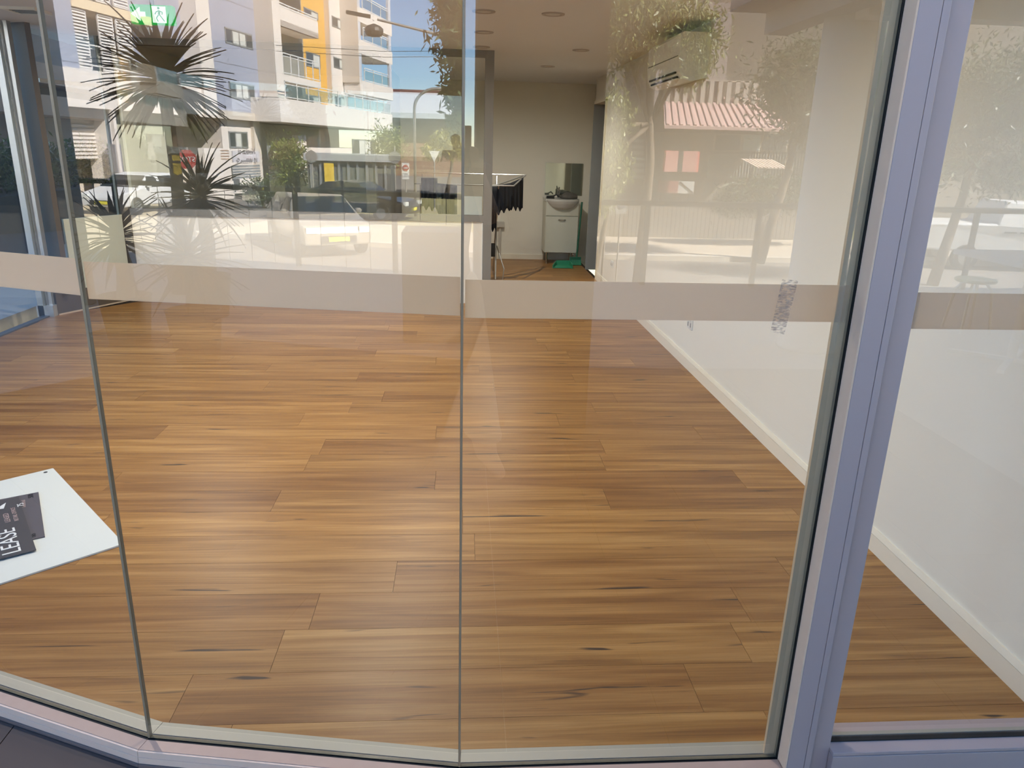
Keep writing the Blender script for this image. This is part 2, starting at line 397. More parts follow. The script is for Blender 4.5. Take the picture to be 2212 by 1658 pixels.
# head of the shopfront and an unseen block above, sized to keep the terrace in shade
tag(MB().prism([(-3.72, 3.55), (-1.6, 1.90), (-.83, 1.585), (0, 1.455), (30, 1.455), (30, 26), (-4.1, 26), (-4.1, 3.55)], 2.68, 20).build('wall_shade_block', mat('upper_render', (196, 188, 178), .85, var=.04)), kind='structure')
tag(MB().prism([(-3.74, 3.55), (-1.6, 1.88), (-.83, 1.575), (0, 1.445), (1.9, 1.445), (1.9, 1.56), (0, 1.56), (-.8, 1.69), (-1.55, 2.0), (-3.70, 3.65)], 2.40, 2.68).build('trim_2', GREYMET), kind='structure')
tag(MB().box(1.9, 30, 1.455, 1.75, -1.2, 2.68).build('wall_street', mat('street_render', (178, 172, 164), .85, var=.04)), kind='structure')
tag(MB().box(-3.45, 1.9, 11.1, 26, -1.2, 2.68).build('wall_rear_block', mat('street_render', (178, 172, 164))), kind='structure')
# patch of old tape glue on the band
def residue_mat():
    m = bpy.data.materials.new('tape_glue'); m.use_nodes = True; t = m.node_tree; t.nodes.clear()
    n = t.nodes.new('ShaderNodeTexNoise'); n.inputs['Scale'].default_value = 260; n.inputs['Detail'].default_value = 3
    tc = t.nodes.new('ShaderNodeTexCoord'); mp = t.nodes.new('ShaderNodeMapping'); mp.inputs['Scale'].default_value = (.35, 1, 1)
    r = t.nodes.new('ShaderNodeValToRGB'); r.color_ramp.elements[0].position = .40; r.color_ramp.elements[1].position = .75
    d = t.nodes.new('ShaderNodeBsdfDiffuse'); d.inputs[0].default_value = (*lin((150, 134, 132)), 1)
    tr = t.nodes.new('ShaderNodeBsdfTransparent'); mx = t.nodes.new('ShaderNodeMixShader'); o = t.nodes.new('ShaderNodeOutputMaterial')
    t.links.new(tc.outputs['Object'], mp.inputs[0]); t.links.new(mp.outputs[0], n.inputs['Vector']); t.links.new(n.outputs['Fac'], r.inputs[0])
    k_ = t.nodes.new('ShaderNodeMath'); k_.operation = 'MULTIPLY'; k_.inputs[1].default_value = .5; t.links.new(r.outputs[0], k_.inputs[0]); t.links.new(k_.outputs[0], mx.inputs[0]); t.links.new(tr.outputs[0], mx.inputs[1]); t.links.new(d.outputs[0], mx.inputs[2]); t.links.new(mx.outputs[0], o.inputs[0])
    return m
q = [at(x, y, 1.4995) for x, y in ((1664, 716), (1694, 722), (1724, 606), (1690, 602))]
m = MB(); m.add([(*p[:2], p[2]) for p in q] + [(p[0], p[1] - .0004, p[2]) for p in q], [(0, 1, 2, 3), (7, 6, 5, 4), (0, 4, 5, 1), (1, 5, 6, 2), (2, 6, 7, 3), (3, 7, 4, 0)])
m.build('tape_residue', residue_mat(), w3)

# ---------------------------------------------------------------- glazed left side of the shop
SILVER = mat('silver_aluminium', (196, 198, 198), .3, .6)
w6 = thing('window_6', (XL, 5.2, 0), kind='structure')
m = MB().add([(XL, 3.6, 0), (XL + .011, 3.6, 0), (XL + .011, 6.8, 0), (XL, 6.8, 0), (XL, 3.6, ZT), (XL + .011, 3.6, ZT), (XL + .011, 6.8, ZT), (XL, 6.8, ZT)],
             [(3, 2, 1, 0), (4, 5, 6, 7), (0, 1, 5, 4), (1, 2, 6, 5), (2, 3, 7, 6), (3, 0, 4, 7)]); m.mi = [2, 2, 2, 0, 2, 1]
m.build('glass_pane', [INGLASS, CLEAR, GEDGE], w6)
MB().box(XL - .03, XL + .03, 3.6, 6.8, -.03, .012).build('floor_channel', mat('dark_grey_channel', (86, 88, 92), .5), w6)
for dx, dy in ((-.06, -.02), (.0, .02)):
    MB().box(XL + dx, XL + dx + .05, 6.8 + dy, 6.86 + dy, 0, CEILZ).build('corner_post', SILVER, w6)
MB().box(XL - .075, XL + .07, 6.78, 6.9, 0, .10).build('post_shoe', SILVER, w6)
# slanted return between the side glass and the inner partition
w7 = thing('window_7', (-3.4, 7.2, 0), kind='structure')
ra, rb = np.array([XL + .05, 6.86, 0]), np.array([-3.31, 7.60, 0]); rd = nrm(rb - ra)
BROWN = mat('brown_timber_lining', (96, 84, 70), .6, var=.12, scale=6)
MB().bar(ra + rd * .0 + [0, 0, .10], rb + [0, 0, .10], .05, .20).build('kick_board', BROWN, w7)
MB().bar(ra + [0, 0, .006], rb + [0, 0, .006], .07, .012).build('threshold_strip', mat('pale_timber_strip', (206, 184, 158), .5), w7)
MB().bar(ra + rd * .09 + [0, 0, .2], ra + rd * .09 + [0, 0, CEILZ], .17, .05, up=rd).build('lining_post', BROWN, w7)
MB().bar(ra + rd * .18 + [0, 0, 1.3], rb + [0, 0, 1.3], .010, 2.2).build('glass_pane', INGLASS, w7)
MB().bar(ra + rd * .2 + [0, 0, .52], rb + [0, 0, .52], .02, .64).build('lower_panel', mat('pale_green_panel', (206, 210, 194), .6), w7)
MB().bar(ra + rd * .18 + [0, 0, 2.0], rb + [0, 0, 2.0], .03, .03).build('transom', SILVER, w7)

# ---------------------------------------------------------------- glazed partition at the back
w8 = thing('window_8', (-1.5, 7.63, 0), kind='structure')
FRAME = mat('grey_partition_frame', (142, 138, 130), .55, .1)
PX0, PX1, PY = -3.32, .222, 7.63
MB().box(PX1, PX1 + .085, PY - .02, PY + .08, 0, CEILZ).build('end_post', FRAME, w8)
MB().box(PX0, PX0 + .09, PY - .02, PY + .08, 0, CEILZ).build('end_post', mat('dark_partition_post', (88, 82, 74), .5), w8)
MB().box(PX0 - .03, PX0 - .01, PY - .02, PY + .06, 0, CEILZ).build('post_cover', GREYMET, w8)
MB().box(PX0 + .09, PX1, PY - .015, PY + .07, .835, .90).build('bottom_rail', FRAME, w8)
MB().box(PX0 + .09, PX1, PY - .015, PY + .07, CEILZ - .06, CEILZ).build('top_rail', FRAME, w8)
MB().box(PX0 + .09, PX1 - .002, PY, PY + .05, .0, .835).build('kick_panel', mat('cream_panel', (240, 232, 216), .6), w8)
MB().box(PX1 - .012, PX1 - .002, PY - .008, PY + .0, .02, .83).build('panel_bead', mat('white_bead', (240, 236, 226), .5), w8)
m = MB().box(PX0 + .09, PX1, PY + .02, PY + .03, .90, CEILZ - .06); m.mi = [2, 2, 0, 2, 1, 2]
m.build('glass_pane', [INGLASS, CLEAR, GEDGE], w8)
MB().box(at(1003, 450, PY)[0], at(1041, 450, PY)[0], PY + .012, PY + .019, .905, 1.085).build('paper_sheet', mat('pale_green_paper', (196, 202, 192), .8), w8)

# ================================================================ FITTINGS IN THE ROOM
# ceiling downlights
for k, (x, y, lab) in enumerate([(1195, 30, 'nearest round recessed downlight in the ceiling, in front of the opening'), (1045, 24, 'round downlight at the top, just right of the glass joint'),
                                 (1045, 69, 'second round downlight right of the glass joint'), (1255, 108, 'small downlight left of the air conditioner'),
                                 (1183, 143, 'farthest downlight, near the back wall'), (1040, 101, 'thin downlight above the partition post')]):
    p = atz(x, y, CEILZ)
    t = thing('downlight', (p[0], p[1], CEILZ - .01), lab, 'downlight', 'recessed ceiling downlights')
    MB().lathe([(.052, -.004), (.060, -.008), (.078, -.006), (.080, 0)], (p[0], p[1], CEILZ), 28).build('trim_ring', mat('downlight_ring', (176, 166, 154), .5), t, smooth=False)
    MB().lathe([(.0505, -.004), (.03, -.0045), (.0, -.005)], (p[0], p[1], CEILZ), 24).build('lamp_lens', mat('downlight_lens', (196, 190, 178), .3), t)
# added fill lamps at ceiling height, warming and brightening the daylit room
lamp_xy = [(-1.8, 2.9, 100), (.15, 2.8, 56), (-.6, 4.6, 60), (-2.2, 6.3, 78), (-.4, 6.3, 66), (.45, 8.9, 84)]
if LAMP > 0:
    for x, y, pw_ in lamp_xy:
        ld = bpy.data.lights.new('fill_lamp', 'SPOT'); ld.spot_size = 3.05; ld.spot_blend = 1.0; ld.shadow_soft_size = 0; ld.energy = LAMP * pw_; ld.color = (1, .955, .88)
        lo = bpy.data.objects.new('fill_lamp', ld); COL.objects.link(lo); lo.location = (x, y, CEILZ - .03)

# split air conditioner high on the right wall
t = thing('air_conditioner', (1.6, 6.0, 2.04), 'white split air conditioner high on the right wall', 'air conditioner')
prof = [(XR, 2.06), (1.60, 2.035), (1.545, 2.05), (1.515, 2.10), (1.505, 2.18), (1.505, 2.33), (1.525, 2.352), (XR, 2.352)]
def acbody(y0, y1, pr):
    n = len(pr); return MB().add([(a, y0, b) for a, b in pr] + [(a, y1, b) for a, b in pr], [tuple(range(n)), tuple(range(2 * n - 1, n - 1, -1))] + [(i, n + i, n + (i + 1) % n, (i + 1) % n) for i in range(n)])
ACW = mat('white_plastic', (240, 238, 228), .4)
acbody(5.50, 6.42, prof).build('casing', ACW, t)
MB().box(1.5035, 1.507, 5.53, 6.39, 2.196, 2.202).build('panel_seam', mat('dark_seam', (90, 88, 84), .6), t)
for zz, xx in ((2.095, 1.512), (2.066, 1.528)):
    MB().bar((xx, 5.58, zz), (xx, 6.34, zz), .012, .012).build('outlet_slot', mat('black_slot', (30, 30, 28), .6), t)
MB().bar((1.53, 5.56, 2.052), (1.53, 6.36, 2.052), .03, .006).build('louvre', ACW, t)
MB().lathe([(.008, 0), (.008, .002)], (1.52, 5.52, 2.353), 8).build('screw_cap', ACW, t)
# exit sign hung from the ceiling
e0, e1 = at(278, 8, 4.7), at(376, 54, 4.7)
t = thing('exit_sign', ((e0[0] + e1[0]) / 2, 4.7, e1[2]), 'green illuminated exit sign with white arrow and running figure', 'exit sign')
GREEN = mat('green_exit_face', (20, 150, 60), .4, emit=.55); EWH = mat('white_exit_face', (225, 245, 230), .4, emit=.55)
MB().box(e0[0], e1[0], 4.7, 4.75, e1[2], e0[2]).build('body', GREEN, t, bevel=.006)
xm = (e0[0] + e1[0]) / 2; zm = (e0[2] + e1[2]) / 2; W = e1[0] - e0[0]; Hh = e0[2] - e1[2]
def flat(poly, y, th=.002):
    """upright slab in the X-Z plane facing the front"""
    n = len(poly); return MB().add([(a, y - th, b) for a, b in poly] + [(a, y, b) for a, b in poly], [tuple(range(n)), tuple(range(2 * n - 1, n - 1, -1))] + [(i, n + i, n + (i + 1) % n, (i + 1) % n) for i in range(n)])
flat([(e0[0] + .03 * W, zm), (e0[0] + .24 * W, zm - .36 * Hh), (e0[0] + .24 * W, zm - .12 * Hh), (e0[0] + .36 * W, zm - .12 * Hh), (e0[0] + .36 * W, zm + .12 * Hh), (e0[0] + .24 * W, zm + .12 * Hh), (e0[0] + .24 * W, zm + .36 * Hh)], 4.699).build('arrow', EWH, t)
flat([(xm + .02 * W, zm - .42 * Hh), (xm + .34 * W, zm - .42 * Hh), (xm + .34 * W, zm + .42 * Hh), (xm + .02 * W, zm + .42 * Hh)], 4.699).build('white_panel', EWH, t)
fx = xm + .18 * W; g = Hh
run = flat([(fx - .06 * g, zm + .02 * g), (fx + .06 * g, zm - .02 * g), (fx + .09 * g, zm + .2 * g), (fx - .02 * g, zm + .24 * g)], 4.6968)
for a, b, c_, d_ in ((0, .2, .2, .12), (.2, .12, .16, -.0), (-.0, .2, -.16, .12), (-.16, .12, -.22, .0), (.02, .0, .17, -.2), (.17, -.2, .27, -.34), (-.02, .0, -.16, -.18), (-.16, -.18, -.08, -.36)):
    run.bar((fx + a * g, 4.6958, zm + b * g), (fx + c_ * g, 4.6958, zm + d_ * g), .055 * g, .0016, up=(0, 1, 0))
run.lathe([(.07 * g, 0), (.07 * g, .0015)], (0, 0, 0), 12)
for i in range(24): run.v[-24 + i] = (fx + run.v[-24 + i][0] - .0, 4.6958 - run.v[-24 + i][2], zm + .33 * g + run.v[-24 + i][1])
run.build('running_figure', mat('green_figure', (30, 140, 70), .5, emit=.4), t)
MB().box(xm - .01, xm + .01, 4.72, 4.73, e0[2], CEILZ).build('hanger', GREYMET, t)
# power points low on the right wall
for (xa, ya, xb, yb, lab) in ((1318, 562, 1328, 578, 'white power point on the right wall, above the band beside the doorway'), (1485, 690, 1499, 709, 'white power point on the right wall, just below the frosted band')):
    a, b = [EYE + ray(x, y) * (XR / ray(x, y)[0]) for x, y in ((xa, ya), (xb, yb))]
    y0, y1 = sorted((a[1], b[1])); zc = (a[2] + b[2]) / 2; yc = (y0 + y1) / 2
    t = thing('power_point', (XR, yc, zc), lab, 'power point', 'power points on the right wall')
    MB().box(XR - .010, XR, yc - .06, yc + .06, zc - .037, zc + .037).build('plate', mat('white_plate', (226, 224, 214), .4), t, bevel=.003)
    for s_ in (-.03, .03):
        MB().box(XR - .0115, XR - .0095, yc + s_ - .006, yc + s_ + .006, zc - .02, zc + .012).build('socket', mat('grey_socket', (120, 120, 116), .5), t)
        MB().box(XR - .0135, XR - .0095, yc + s_ * .6 - .005, yc + s_ * .6 + .005, zc + .02, zc + .03).build('switch', mat('white_plate', (226, 224, 214)), t)
# ceiling vent at the far left
p = atz(57, 20, CEILZ)
t = thing('ceiling_vent', (p[0], p[1], CEILZ - .02), 'small square grille in the ceiling at the far left', 'vent')
MB().box(p[0] - .12, p[0] + .12, p[1] - .12, p[1] - .10, CEILZ - .02, CEILZ).box(p[0] - .12, p[0] + .12, p[1] + .10, p[1] + .12, CEILZ - .02, CEILZ).box(p[0] - .12, p[0] - .1, p[1] - .1, p[1] + .1, CEILZ - .02, CEILZ).box(p[0] + .1, p[0] + .12, p[1] - .1, p[1] + .1, CEILZ - .02, CEILZ).build('frame', ACW, t)
for k in range(5): MB().box(p[0] - .1, p[0] + .1, p[1] - .085 + k * .04, p[1] - .07 + k * .04, CEILZ - .016, CEILZ - .004).build('slat', GREYMET, t)

# vanity with basin at the back wall
vx0, vx1, vyf, vyb = 1.18, 1.64, 10.50, 10.93
VW = mat('white_laminate', (206, 206, 190), .35)
t = thing('vanity_unit', ((vx0 + vx1) / 2, 10.7, 0), 'small white vanity unit with round-fronted basin at the back wall', 'vanity')
MB().box(vx0, vx1, vyf + .02, vyb, .16, .86).build('cabinet', VW, t)
dr = MB().box(vx0 + .004, vx1 - .004, vyf, vyf + .019, .165, .665).build('door', VW, t)
MB().tube([(1.36, vyf - .004, .618), (1.385, vyf - .022, .618), (1.43, vyf - .022, .618), (1.455, vyf - .004, .618)], .006).build('handle', mat('chrome', (180, 180, 178), .15, 1), dr)
MB().box(vx0 + .004, vx1 - .004, vyf, vyf + .019, .675, .86).build('fascia', VW, t)
for x in (vx0 + .04, vx1 - .04):
    for y in (vyf + .06, vyb - .05): MB().lathe([(.018, 0), (.018, .15), (.022, .16)], (x, y, 0), 12).build('leg', mat('chrome', (180, 180, 178)), t)
bs = MB(); n = 20; cxb = (vx0 + vx1) / 2
ring = lambda r, z, dy: [(cxb + r * math.cos(math.pi + math.pi * i / n), vyf + dy + r * .55 * math.sin(math.pi + math.pi * i / n), z) for i in range(n + 1)]
lv = [ring(.225, .90, .02), ring(.225, .875, .02), ring(.205, .84, .02), ring(.155, .79, .02), ring(.07, .76, .02)]
vs = sum(lv, []); fs = []
for i in range(len(lv) - 1):
    for j in range(n): fs.append((i * (n + 1) + j, (i + 1) * (n + 1) + j, (i + 1) * (n + 1) + j + 1, i * (n + 1) + j + 1))
bs.add(vs, fs); bs.add(lv[0] + [(vx1 + .005, vyb, .90), (vx0 - .005, vyb, .90)], [tuple(range(n + 3))])
bs.box(vx0 - .005, vx1 + .005, vyf + .02, vyb, .862, .899)
bs.build('basin', mat('white_ceramic', (206, 205, 198), .2), t)
tp = MB().lathe([(.022, 0), (.02, .09), (.024, .10), (.018, .115)], (cxb - .02, vyb - .08, .90), 14)
tp.tube([(cxb - .02, vyb - .08, .97), (cxb - .02, vyb - .18, .995), (cxb - .02, vyb - .20, .975)], .011); tp.bar((cxb - .02, vyb - .08, 1.02), (cxb - .02, vyb - .15, 1.045), .014)
tp.build('mixer_tap', mat('chrome', (180, 180, 178)), t)
tag(MB().box(1.20, 1.74, 10.938, 10.949, .93, 1.372).build('wall_mirror', mat('silvered_glass', (200, 206, 190), .06, .85)), 'frameless rectangular mirror on the wall above the basin', 'mirror')
# things left on the basin
CLOTHG = mat('grey_rag', (92, 88, 80), .9, var=.2, scale=18, bump=.3)
m = MB().lathe([(.0, .0), (.11, .004), (.125, .02), (.11, .05), (.07, .072), (.03, .08), (.0, .08)], (1.51, 10.64, .90), 18)
m.v = [(a + .012 * math.sin(b * 60 + c * 40), b + .01 * math.sin(a * 70), c + (.01 * math.sin(a * 55 + b * 35) if c > .92 else 0)) for a, b, c in m.v]
tag(m.build('cleaning_cloth', CLOTHG, smooth=True), 'crumpled grey cloth heaped on the right of the basin', 'cloth')
t = thing('scrubbing_brush', (1.25, 10.6, .9), 'dark scrubbing brush lying on the left rim of the basin', 'brush')
MB().bar((1.19, 10.60, .925), (1.30, 10.60, .93), .05, .02).build('brush_head', mat('black_plastic', (24, 24, 22), .5), t)
MB().box(1.19, 1.30, 10.58, 10.62, .90, .916).build('bristles', mat('dark_bristle', (40, 38, 34), .9), t)
MB().tube([(1.29, 10.60, .935), (1.33, 10.6, .955), (1.36, 10.6, .925)], .01).build('handle', mat('black_plastic', (24, 24, 22)), t)
# green broom and dustpan
GRN = mat('green_plastic', (52, 150, 110), .4); GRN2 = mat('dark_green_plastic', (20, 96, 70), .4)
t = thing('dustpan', (1.5, 10.4, 0), 'green plastic dustpan lying on the floor in front of the vanity', 'dustpan')
MB().add([(1.25, 10.10, .004), (1.54, 10.10, .004), (1.52, 10.35, .012), (1.34, 10.35, .012), (1.25, 10.10, .010), (1.54, 10.10, .010), (1.52, 10.35, .02), (1.34, 10.35, .02)], [(3, 2, 1, 0), (4, 5, 6, 7), (0, 1, 5, 4), (1, 2, 6, 5), (2, 3, 7, 6), (3, 0, 4, 7)]).build('pan', GRN, t)
MB().bar((1.335, 10.35, .04), (1.53, 10.35, .04), .012, .07).bar((1.53, 10.10, .03), (1.525, 10.35, .04), .01, .06).bar((1.26, 10.10, .02), (1.335, 10.35, .04), .01, .05).build('rim', GRN, t)
t = thing('broom', (1.62, 10.42, 0), 'green long-handled broom leaning against the vanity', 'broom')
MB().tube([(1.63, 10.42, .10), (1.675, 10.47, .87)], .013, 10).build('handle', GRN2, t)
MB().bar((1.53, 10.41, .10), (1.69, 10.41, .10), .04, .035).build('head', GRN2, t)
for k in range(8): MB().add([(1.535 + k * .02, 10.395, .085), (1.55 + k * .02, 10.395, .085), (1.55 + k * .02, 10.425, .085), (1.535 + k * .02, 10.425, .085), (1.53 + k * .021, 10.385, .008), (1.552 + k * .021, 10.385, .008), (1.552 + k * .021, 10.435, .008), (1.53 + k * .021, 10.435, .008)], [(0, 1, 2, 3), (7, 6, 5, 4), (0, 4, 5, 1), (1, 5, 6, 2), (2, 6, 7, 3), (3, 7, 4, 0)]).build('bristle_tuft', GRN, t)
# pipe with a boxed fitting on the back wall
t = thing('pipe_fitting', (.56, 10.9, 0), 'small white junction box with a pipe running down the back wall', 'pipe')
MB().box(.505, .625, 10.88, 10.95, .46, .54).build('junction_box', mat('offwhite_plastic', (198, 192, 180), .5), t, bevel=.006)
MB().tube([(.565, 10.92, 0), (.565, 10.92, .46)], .02, 10).build('pipe', mat('offwhite_plastic', (198, 192, 180)), t)
# drying rack with black clothes
t = thing('drying_rack', (.25, 9.3, 0), 'folding metal drying rack behind the glass partition', 'drying rack')
ST = mat('pale_steel', (190, 188, 182), .3, .7)
def wrack(y0, y1, x0, x1, z0, z1): return MB().tube([(x0, y0, z0), (x1, y1, z1)], .008, 6)
wrack(9.05, 9.05, -.55, .62, 1.13, 1.13).tube([(.62, 9.05, 1.13), (.80, 9.55, 1.24)], .009, 6).tube([(.40, 9.05, 1.13), (.80, 9.55, 1.24)], .009, 6).tube([(-.55, 9.55, 1.24), (.80, 9.55, 1.24)], .008, 6).build('top_rail', ST, t)
for x in (-.5, .42):
    MB().tube([(x, 8.95, .03), (x + .02, 9.55, 1.22)], .010, 6).build('leg', ST, t)
    MB().tube([(x, 9.65, .03), (x + .02, 9.06, 1.12)], .010, 6).build('leg', ST, t)
MB().tube([(.22, 9.0, .02), (.50, 8.85, .02), (.52, 8.95, .16), (.44, 9.2, .4)], .008, 6).build('brace', ST, t)
MB().box(.30, .41, 8.98, 9.0, .30, .46).build('plastic_clip', mat('black_plastic', (24, 24, 22)), t)
BLK = mat('black_cotton', (22, 22, 24), .95, var=.3, scale=10)
def garment(x0, x1, y, ztop, zl, zr, k, lab, tilt=0):
    nx, nz = 22, 8; m = MB(); vs = []
    for s_ in (0, 1):
        for j in range(nz + 1):
            for i in range(nx + 1):
                f = i / nx; g = j / nz; zb = zl + (zr - zl) * f + .025 * math.sin(f * 17 + k * 2)
                zt = ztop + tilt * f
                vs.append((x0 + (x1 - x0) * f, y + tilt * 3 * f + (.012 + .022 * g * math.sin(f * 22 + k)) + (.018 if s_ else -.018) * (.6 + g), zt + (zb - zt) * g))
    a = (nx + 1) * (nz + 1); fs = []
    for j in range(nz):
        for i in range(nx):
            p = j * (nx + 1) + i; fs.append((p, p + nx + 1, p + nx + 2, p + 1)); fs.append((a + p, a + p + 1, a + p + nx + 2, a + p + nx + 1))
    for j in range(nz):
        for i in (0, nx):
            p = j * (nx + 1) + i; fs.append((p, a + p, a + p + nx + 1, p + nx + 1))
    for i in range(nx):
        fs.append((i, i + 1, a + i + 1, a + i)); p = nz * (nx + 1) + i; fs.append((p, a + p, a + p + 1, p + 1))
    m.add(vs, fs); return tag(m.build('garment', BLK, smooth=True), lab, 'garment', 'black clothes on the drying rack')
garment(.30, .42, 9.02, 1.12, .60, .62, 0, 'longest black garment on the drying rack, beside the partition post')
garment(.42, .60, 9.06, 1.13, .80, .86, 1, 'black pleated garment in the middle of the visible rack end', .03)
garment(.60, .76, 9.2, 1.16, .86, .83, 2, 'black garment at the right end of the drying rack', .06)
garment(-.47, -.28, 9.0, 1.20, .86, .84, 3, 'black garment behind the partition glass at the left end of the rack')
garment(-.28, -.05, 9.04, 1.14, .78, .74, 4, 'lower black garment behind the partition glass beside the paper sheet', -.02)

# white board and lease signs on the floor
cb = [atz(x, y, .004)[:2] for x, y in ((115, 1012), (268, 1175))]
u = nrm([cb[1][0] - cb[0][0], cb[1][1] - cb[0][1], 0]); vv = np.array([u[1], -u[0], 0])       # vv runs to the left-front
c0 = np.array([*cb[0], 0]); c1 = np.array([*cb[1], 0])
if vv[0] > 0: vv = -vv
BOARD = mat('white_corflute', (216, 216, 206), .55, var=.03, scale=3)
t = thing('white_board', (c0 + c1) / 2 + vv * .6, 'large white rectangular board lying flat on the timber floor', 'board')
bp = [c0, c0 + vv * 1.25, c1 + vv * 1.25, c1]
ar = sum(bp[i][0] * bp[(i + 1) % 4][1] - bp[(i + 1) % 4][0] * bp[i][1] for i in range(4))
MB().prism([(p[0], p[1]) for p in (bp if ar > 0 else bp[::-1])], .001, .0075).build('sheet', BOARD, t)
pe = c0 + u * .03 + vv * .04
MB().lathe([(.009, .0076), (.009, .0079)], (pe[0], pe[1], 0), 14).build('eyelet_hole', RUBBER, t)
SG = mat('charcoal_sign', (92, 86, 88), .45, var=.05, scale=4); SG2 = mat('darker_charcoal_sign', (74, 70, 70), .45, var=.05, scale=4)
def sign(name, pxs, z, mt, lab):
    q = [atz(x, y, z) for x, y in pxs]; c = sum(q) / 4
    t = thing(name, (c[0], c[1], z - .004), lab, 'sign')
    pl = [(p[0], p[1]) for p in q]; a = sum(pl[i][0] * pl[(i + 1) % 4][1] - pl[(i + 1) % 4][0] * pl[i][1] for i in range(4))
    MB().prism(pl if a > 0 else pl[::-1], z - .004, z).build('panel', mt, t); return t, q
WPR = mat('white_print', (228, 226, 220), .5); PPR = mat('pink_print', (186, 160, 150), .6); BPR = mat('black_print', (26, 26, 26), .5)
# lower (right-hand) sign first, then the one that overlaps it
def signrect(name, tr, br, wid, z, mt, lab):
    a = atz(*tr, z); b = atz(*br, z); e = nrm(b - a); f = np.array([e[1], -e[0], 0]); f = f if f[0] < 0 else -f
    q = [a, a + f * wid, b + f * wid, b]; c = sum(q) / 4
    t = thing(name, (c[0], c[1], z - .004), lab, 'sign')
    pl = [(p[0], p[1]) for p in q]; ar = sum(pl[i][0] * pl[(i + 1) % 4][1] - pl[(i + 1) % 4][0] * pl[i][1] for i in range(4))
    MB().prism(pl if ar > 0 else pl[::-1], z - .004, z).build('panel', mt, t); return t, a, e, f
t, a, e, f = signrect('real_estate_sign', (83, 1062), (97, 1158), .62, .0125, SG, 'grey sign partly hidden under the lease sign on the white board')
def lay(name, body, size, org, xd, yd, mt, par): return text(name, body, size, frame_m(org, xd, yd).tolist(), mt, par)
lay('black_mark', '500', .03, a + e * .03 + f * .03 + np.array([0, 0, .0006]), -e, f * -1 if False else np.cross([0, 0, 1], -e), BPR, t)
lay('black_mark', '66', .035, a + e * .44 + f * .04 + np.array([0, 0, .0006]), -e, np.cross([0, 0, 1], -e), BPR, t)
lay('faded_lettering', 'industrial', .022, a + e * .10 + f * .06 + np.array([0, 0, .0006]), -e, np.cross([0, 0, 1], -e), PPR, t)
t, a, e, f = signrect('lease_sign', (40, 1072), (78, 1186), .62, .0185, SG2, 'dark grey sign with white LEASE lettering on top of the white board')
xd = -e; yd = np.cross([0, 0, 1], xd)
zz = np.array([0, 0, .0008])
lo = lay('lettering', 'LEASE', .09, atz(21, 1168, .0185) + zz, xd, yd, WPR, t); lo.scale = (1.0, 1.0, 1.0)
lay('lettering', 'FOR', .09, atz(21, 1168, .0185) + zz + xd * -.02 + yd * .13, xd, yd, WPR, t)
lay('faded_lettering', 'LEASED', .028, atz(15, 1118, .0185) + zz, xd, yd, PPR, t)
lay('faded_lettering', 'RETAIL OFFICE', .022, atz(32, 1110, .0185) + zz, xd, yd, PPR, t)
lay('lettering', '75', .035, atz(45, 1090, .0185) + zz, xd, yd, WPR, t)
MB().add([tuple(atz(x, y, .0193)) for x, y in ((0, 1093), (13, 1085), (8, 1098), (0, 1099))] + [tuple(atz(x, y, .0188)) for x, y in ((0, 1093), (13, 1085), (8, 1098), (0, 1099))], [(3, 2, 1, 0), (4, 5, 6, 7), (0, 1, 5, 4), (1, 2, 6, 5), (2, 3, 7, 6), (3, 0, 4, 7)]).build('white_emblem', WPR, t)

# ================================================================ THE STREET IN FRONT (seen in the glass)
ZR = -1.15                                             # road level
M3 = mirror_m((.962, 1.500), (1.717, 1.500))
def rmap(M, p): return M[:3, :3] @ np.array(p, float) + M[:3, 3]
CONC = mat('pale_concrete', (176, 170, 160), .85, var=.06, scale=3)
TERR = mat('dark_brown_tile', (74, 56, 48), .6, var=.06, scale=5)
ASPH = mat('grey_asphalt', (120, 114, 106), .9, var=.08, scale=6)
PATH = mat('cream_concrete_path', (188, 172, 150), .9, var=.06, scale=2)
GRASS = mat('dry_grass', (142, 134, 84), .95, var=.3, scale=3)
# terrace: screed with tiles laid on it
ter = thing('terrace', (0, -2.5, -.05), kind='structure')
MB().prism([(-14, -6.1), (14, -6.1), (14, 1.45), (.95, 1.45), (0, 1.43), (-.83, 1.56), (-1.62, 1.88), (-3.9, 3.5), (-3.9, 6), (-14, 6)], -.4, -.008).build('screed', CONC, ter)
front_out = [(offs(i, .054), offs(i + 1, .054)) for i in range(4)]
for i in range(-10, 6):
    for j in range(-6, 6):
        x0, y0 = i * .45 + .13, j * .45 - .02
        if y0 > 2.0 or y0 < -2.6: continue
        poly = [(x0 + .0015, y0 + .0015), (x0 + .4485, y0 + .0015), (x0 + .4485, y0 + .4485), (x0 + .0015, y0 + .4485)]
        if y0 > .9:
            if x0 + .2 > .82: poly = [(p[0], min(p[1], 1.43)) for p in poly] if y0 < 1.43 else []
            else:
                xc = x0 + .225; a, b = front_out[3] if xc > GB[0] else front_out[2] if xc > GA[0] else front_out[1] if xc > GJ[0] else front_out[0]
                poly = clip_poly(poly, b, a)
        if len(poly) > 2:
            cx = sum(p[0] for p in poly) / len(poly); cy = sum(p[1] for p in poly) / len(poly)
            o = MB().prism([(p[0] - cx, p[1] - cy) for p in poly], -.0075, .002).build('tile', TERR, ter)
            o.data.transform(Matrix.Translation(Vector(ter['_w']))); o.location = Vector((cx, cy, 0)) - Vector(ter['_w'])
tag(MB().box(-60, 60, -16.2, -6.1, ZR - .2, ZR).box(-90, -14, -90, -16.2, ZR - .2, ZR - .002).build('road', ASPH), kind='structure')
tag(MB().box(-14, 60, -16.5, -16.2, ZR - .1, ZR + .13).build('kerb', mat('kerb_concrete', (196, 186, 170), .85, var=.05)), kind='structure')
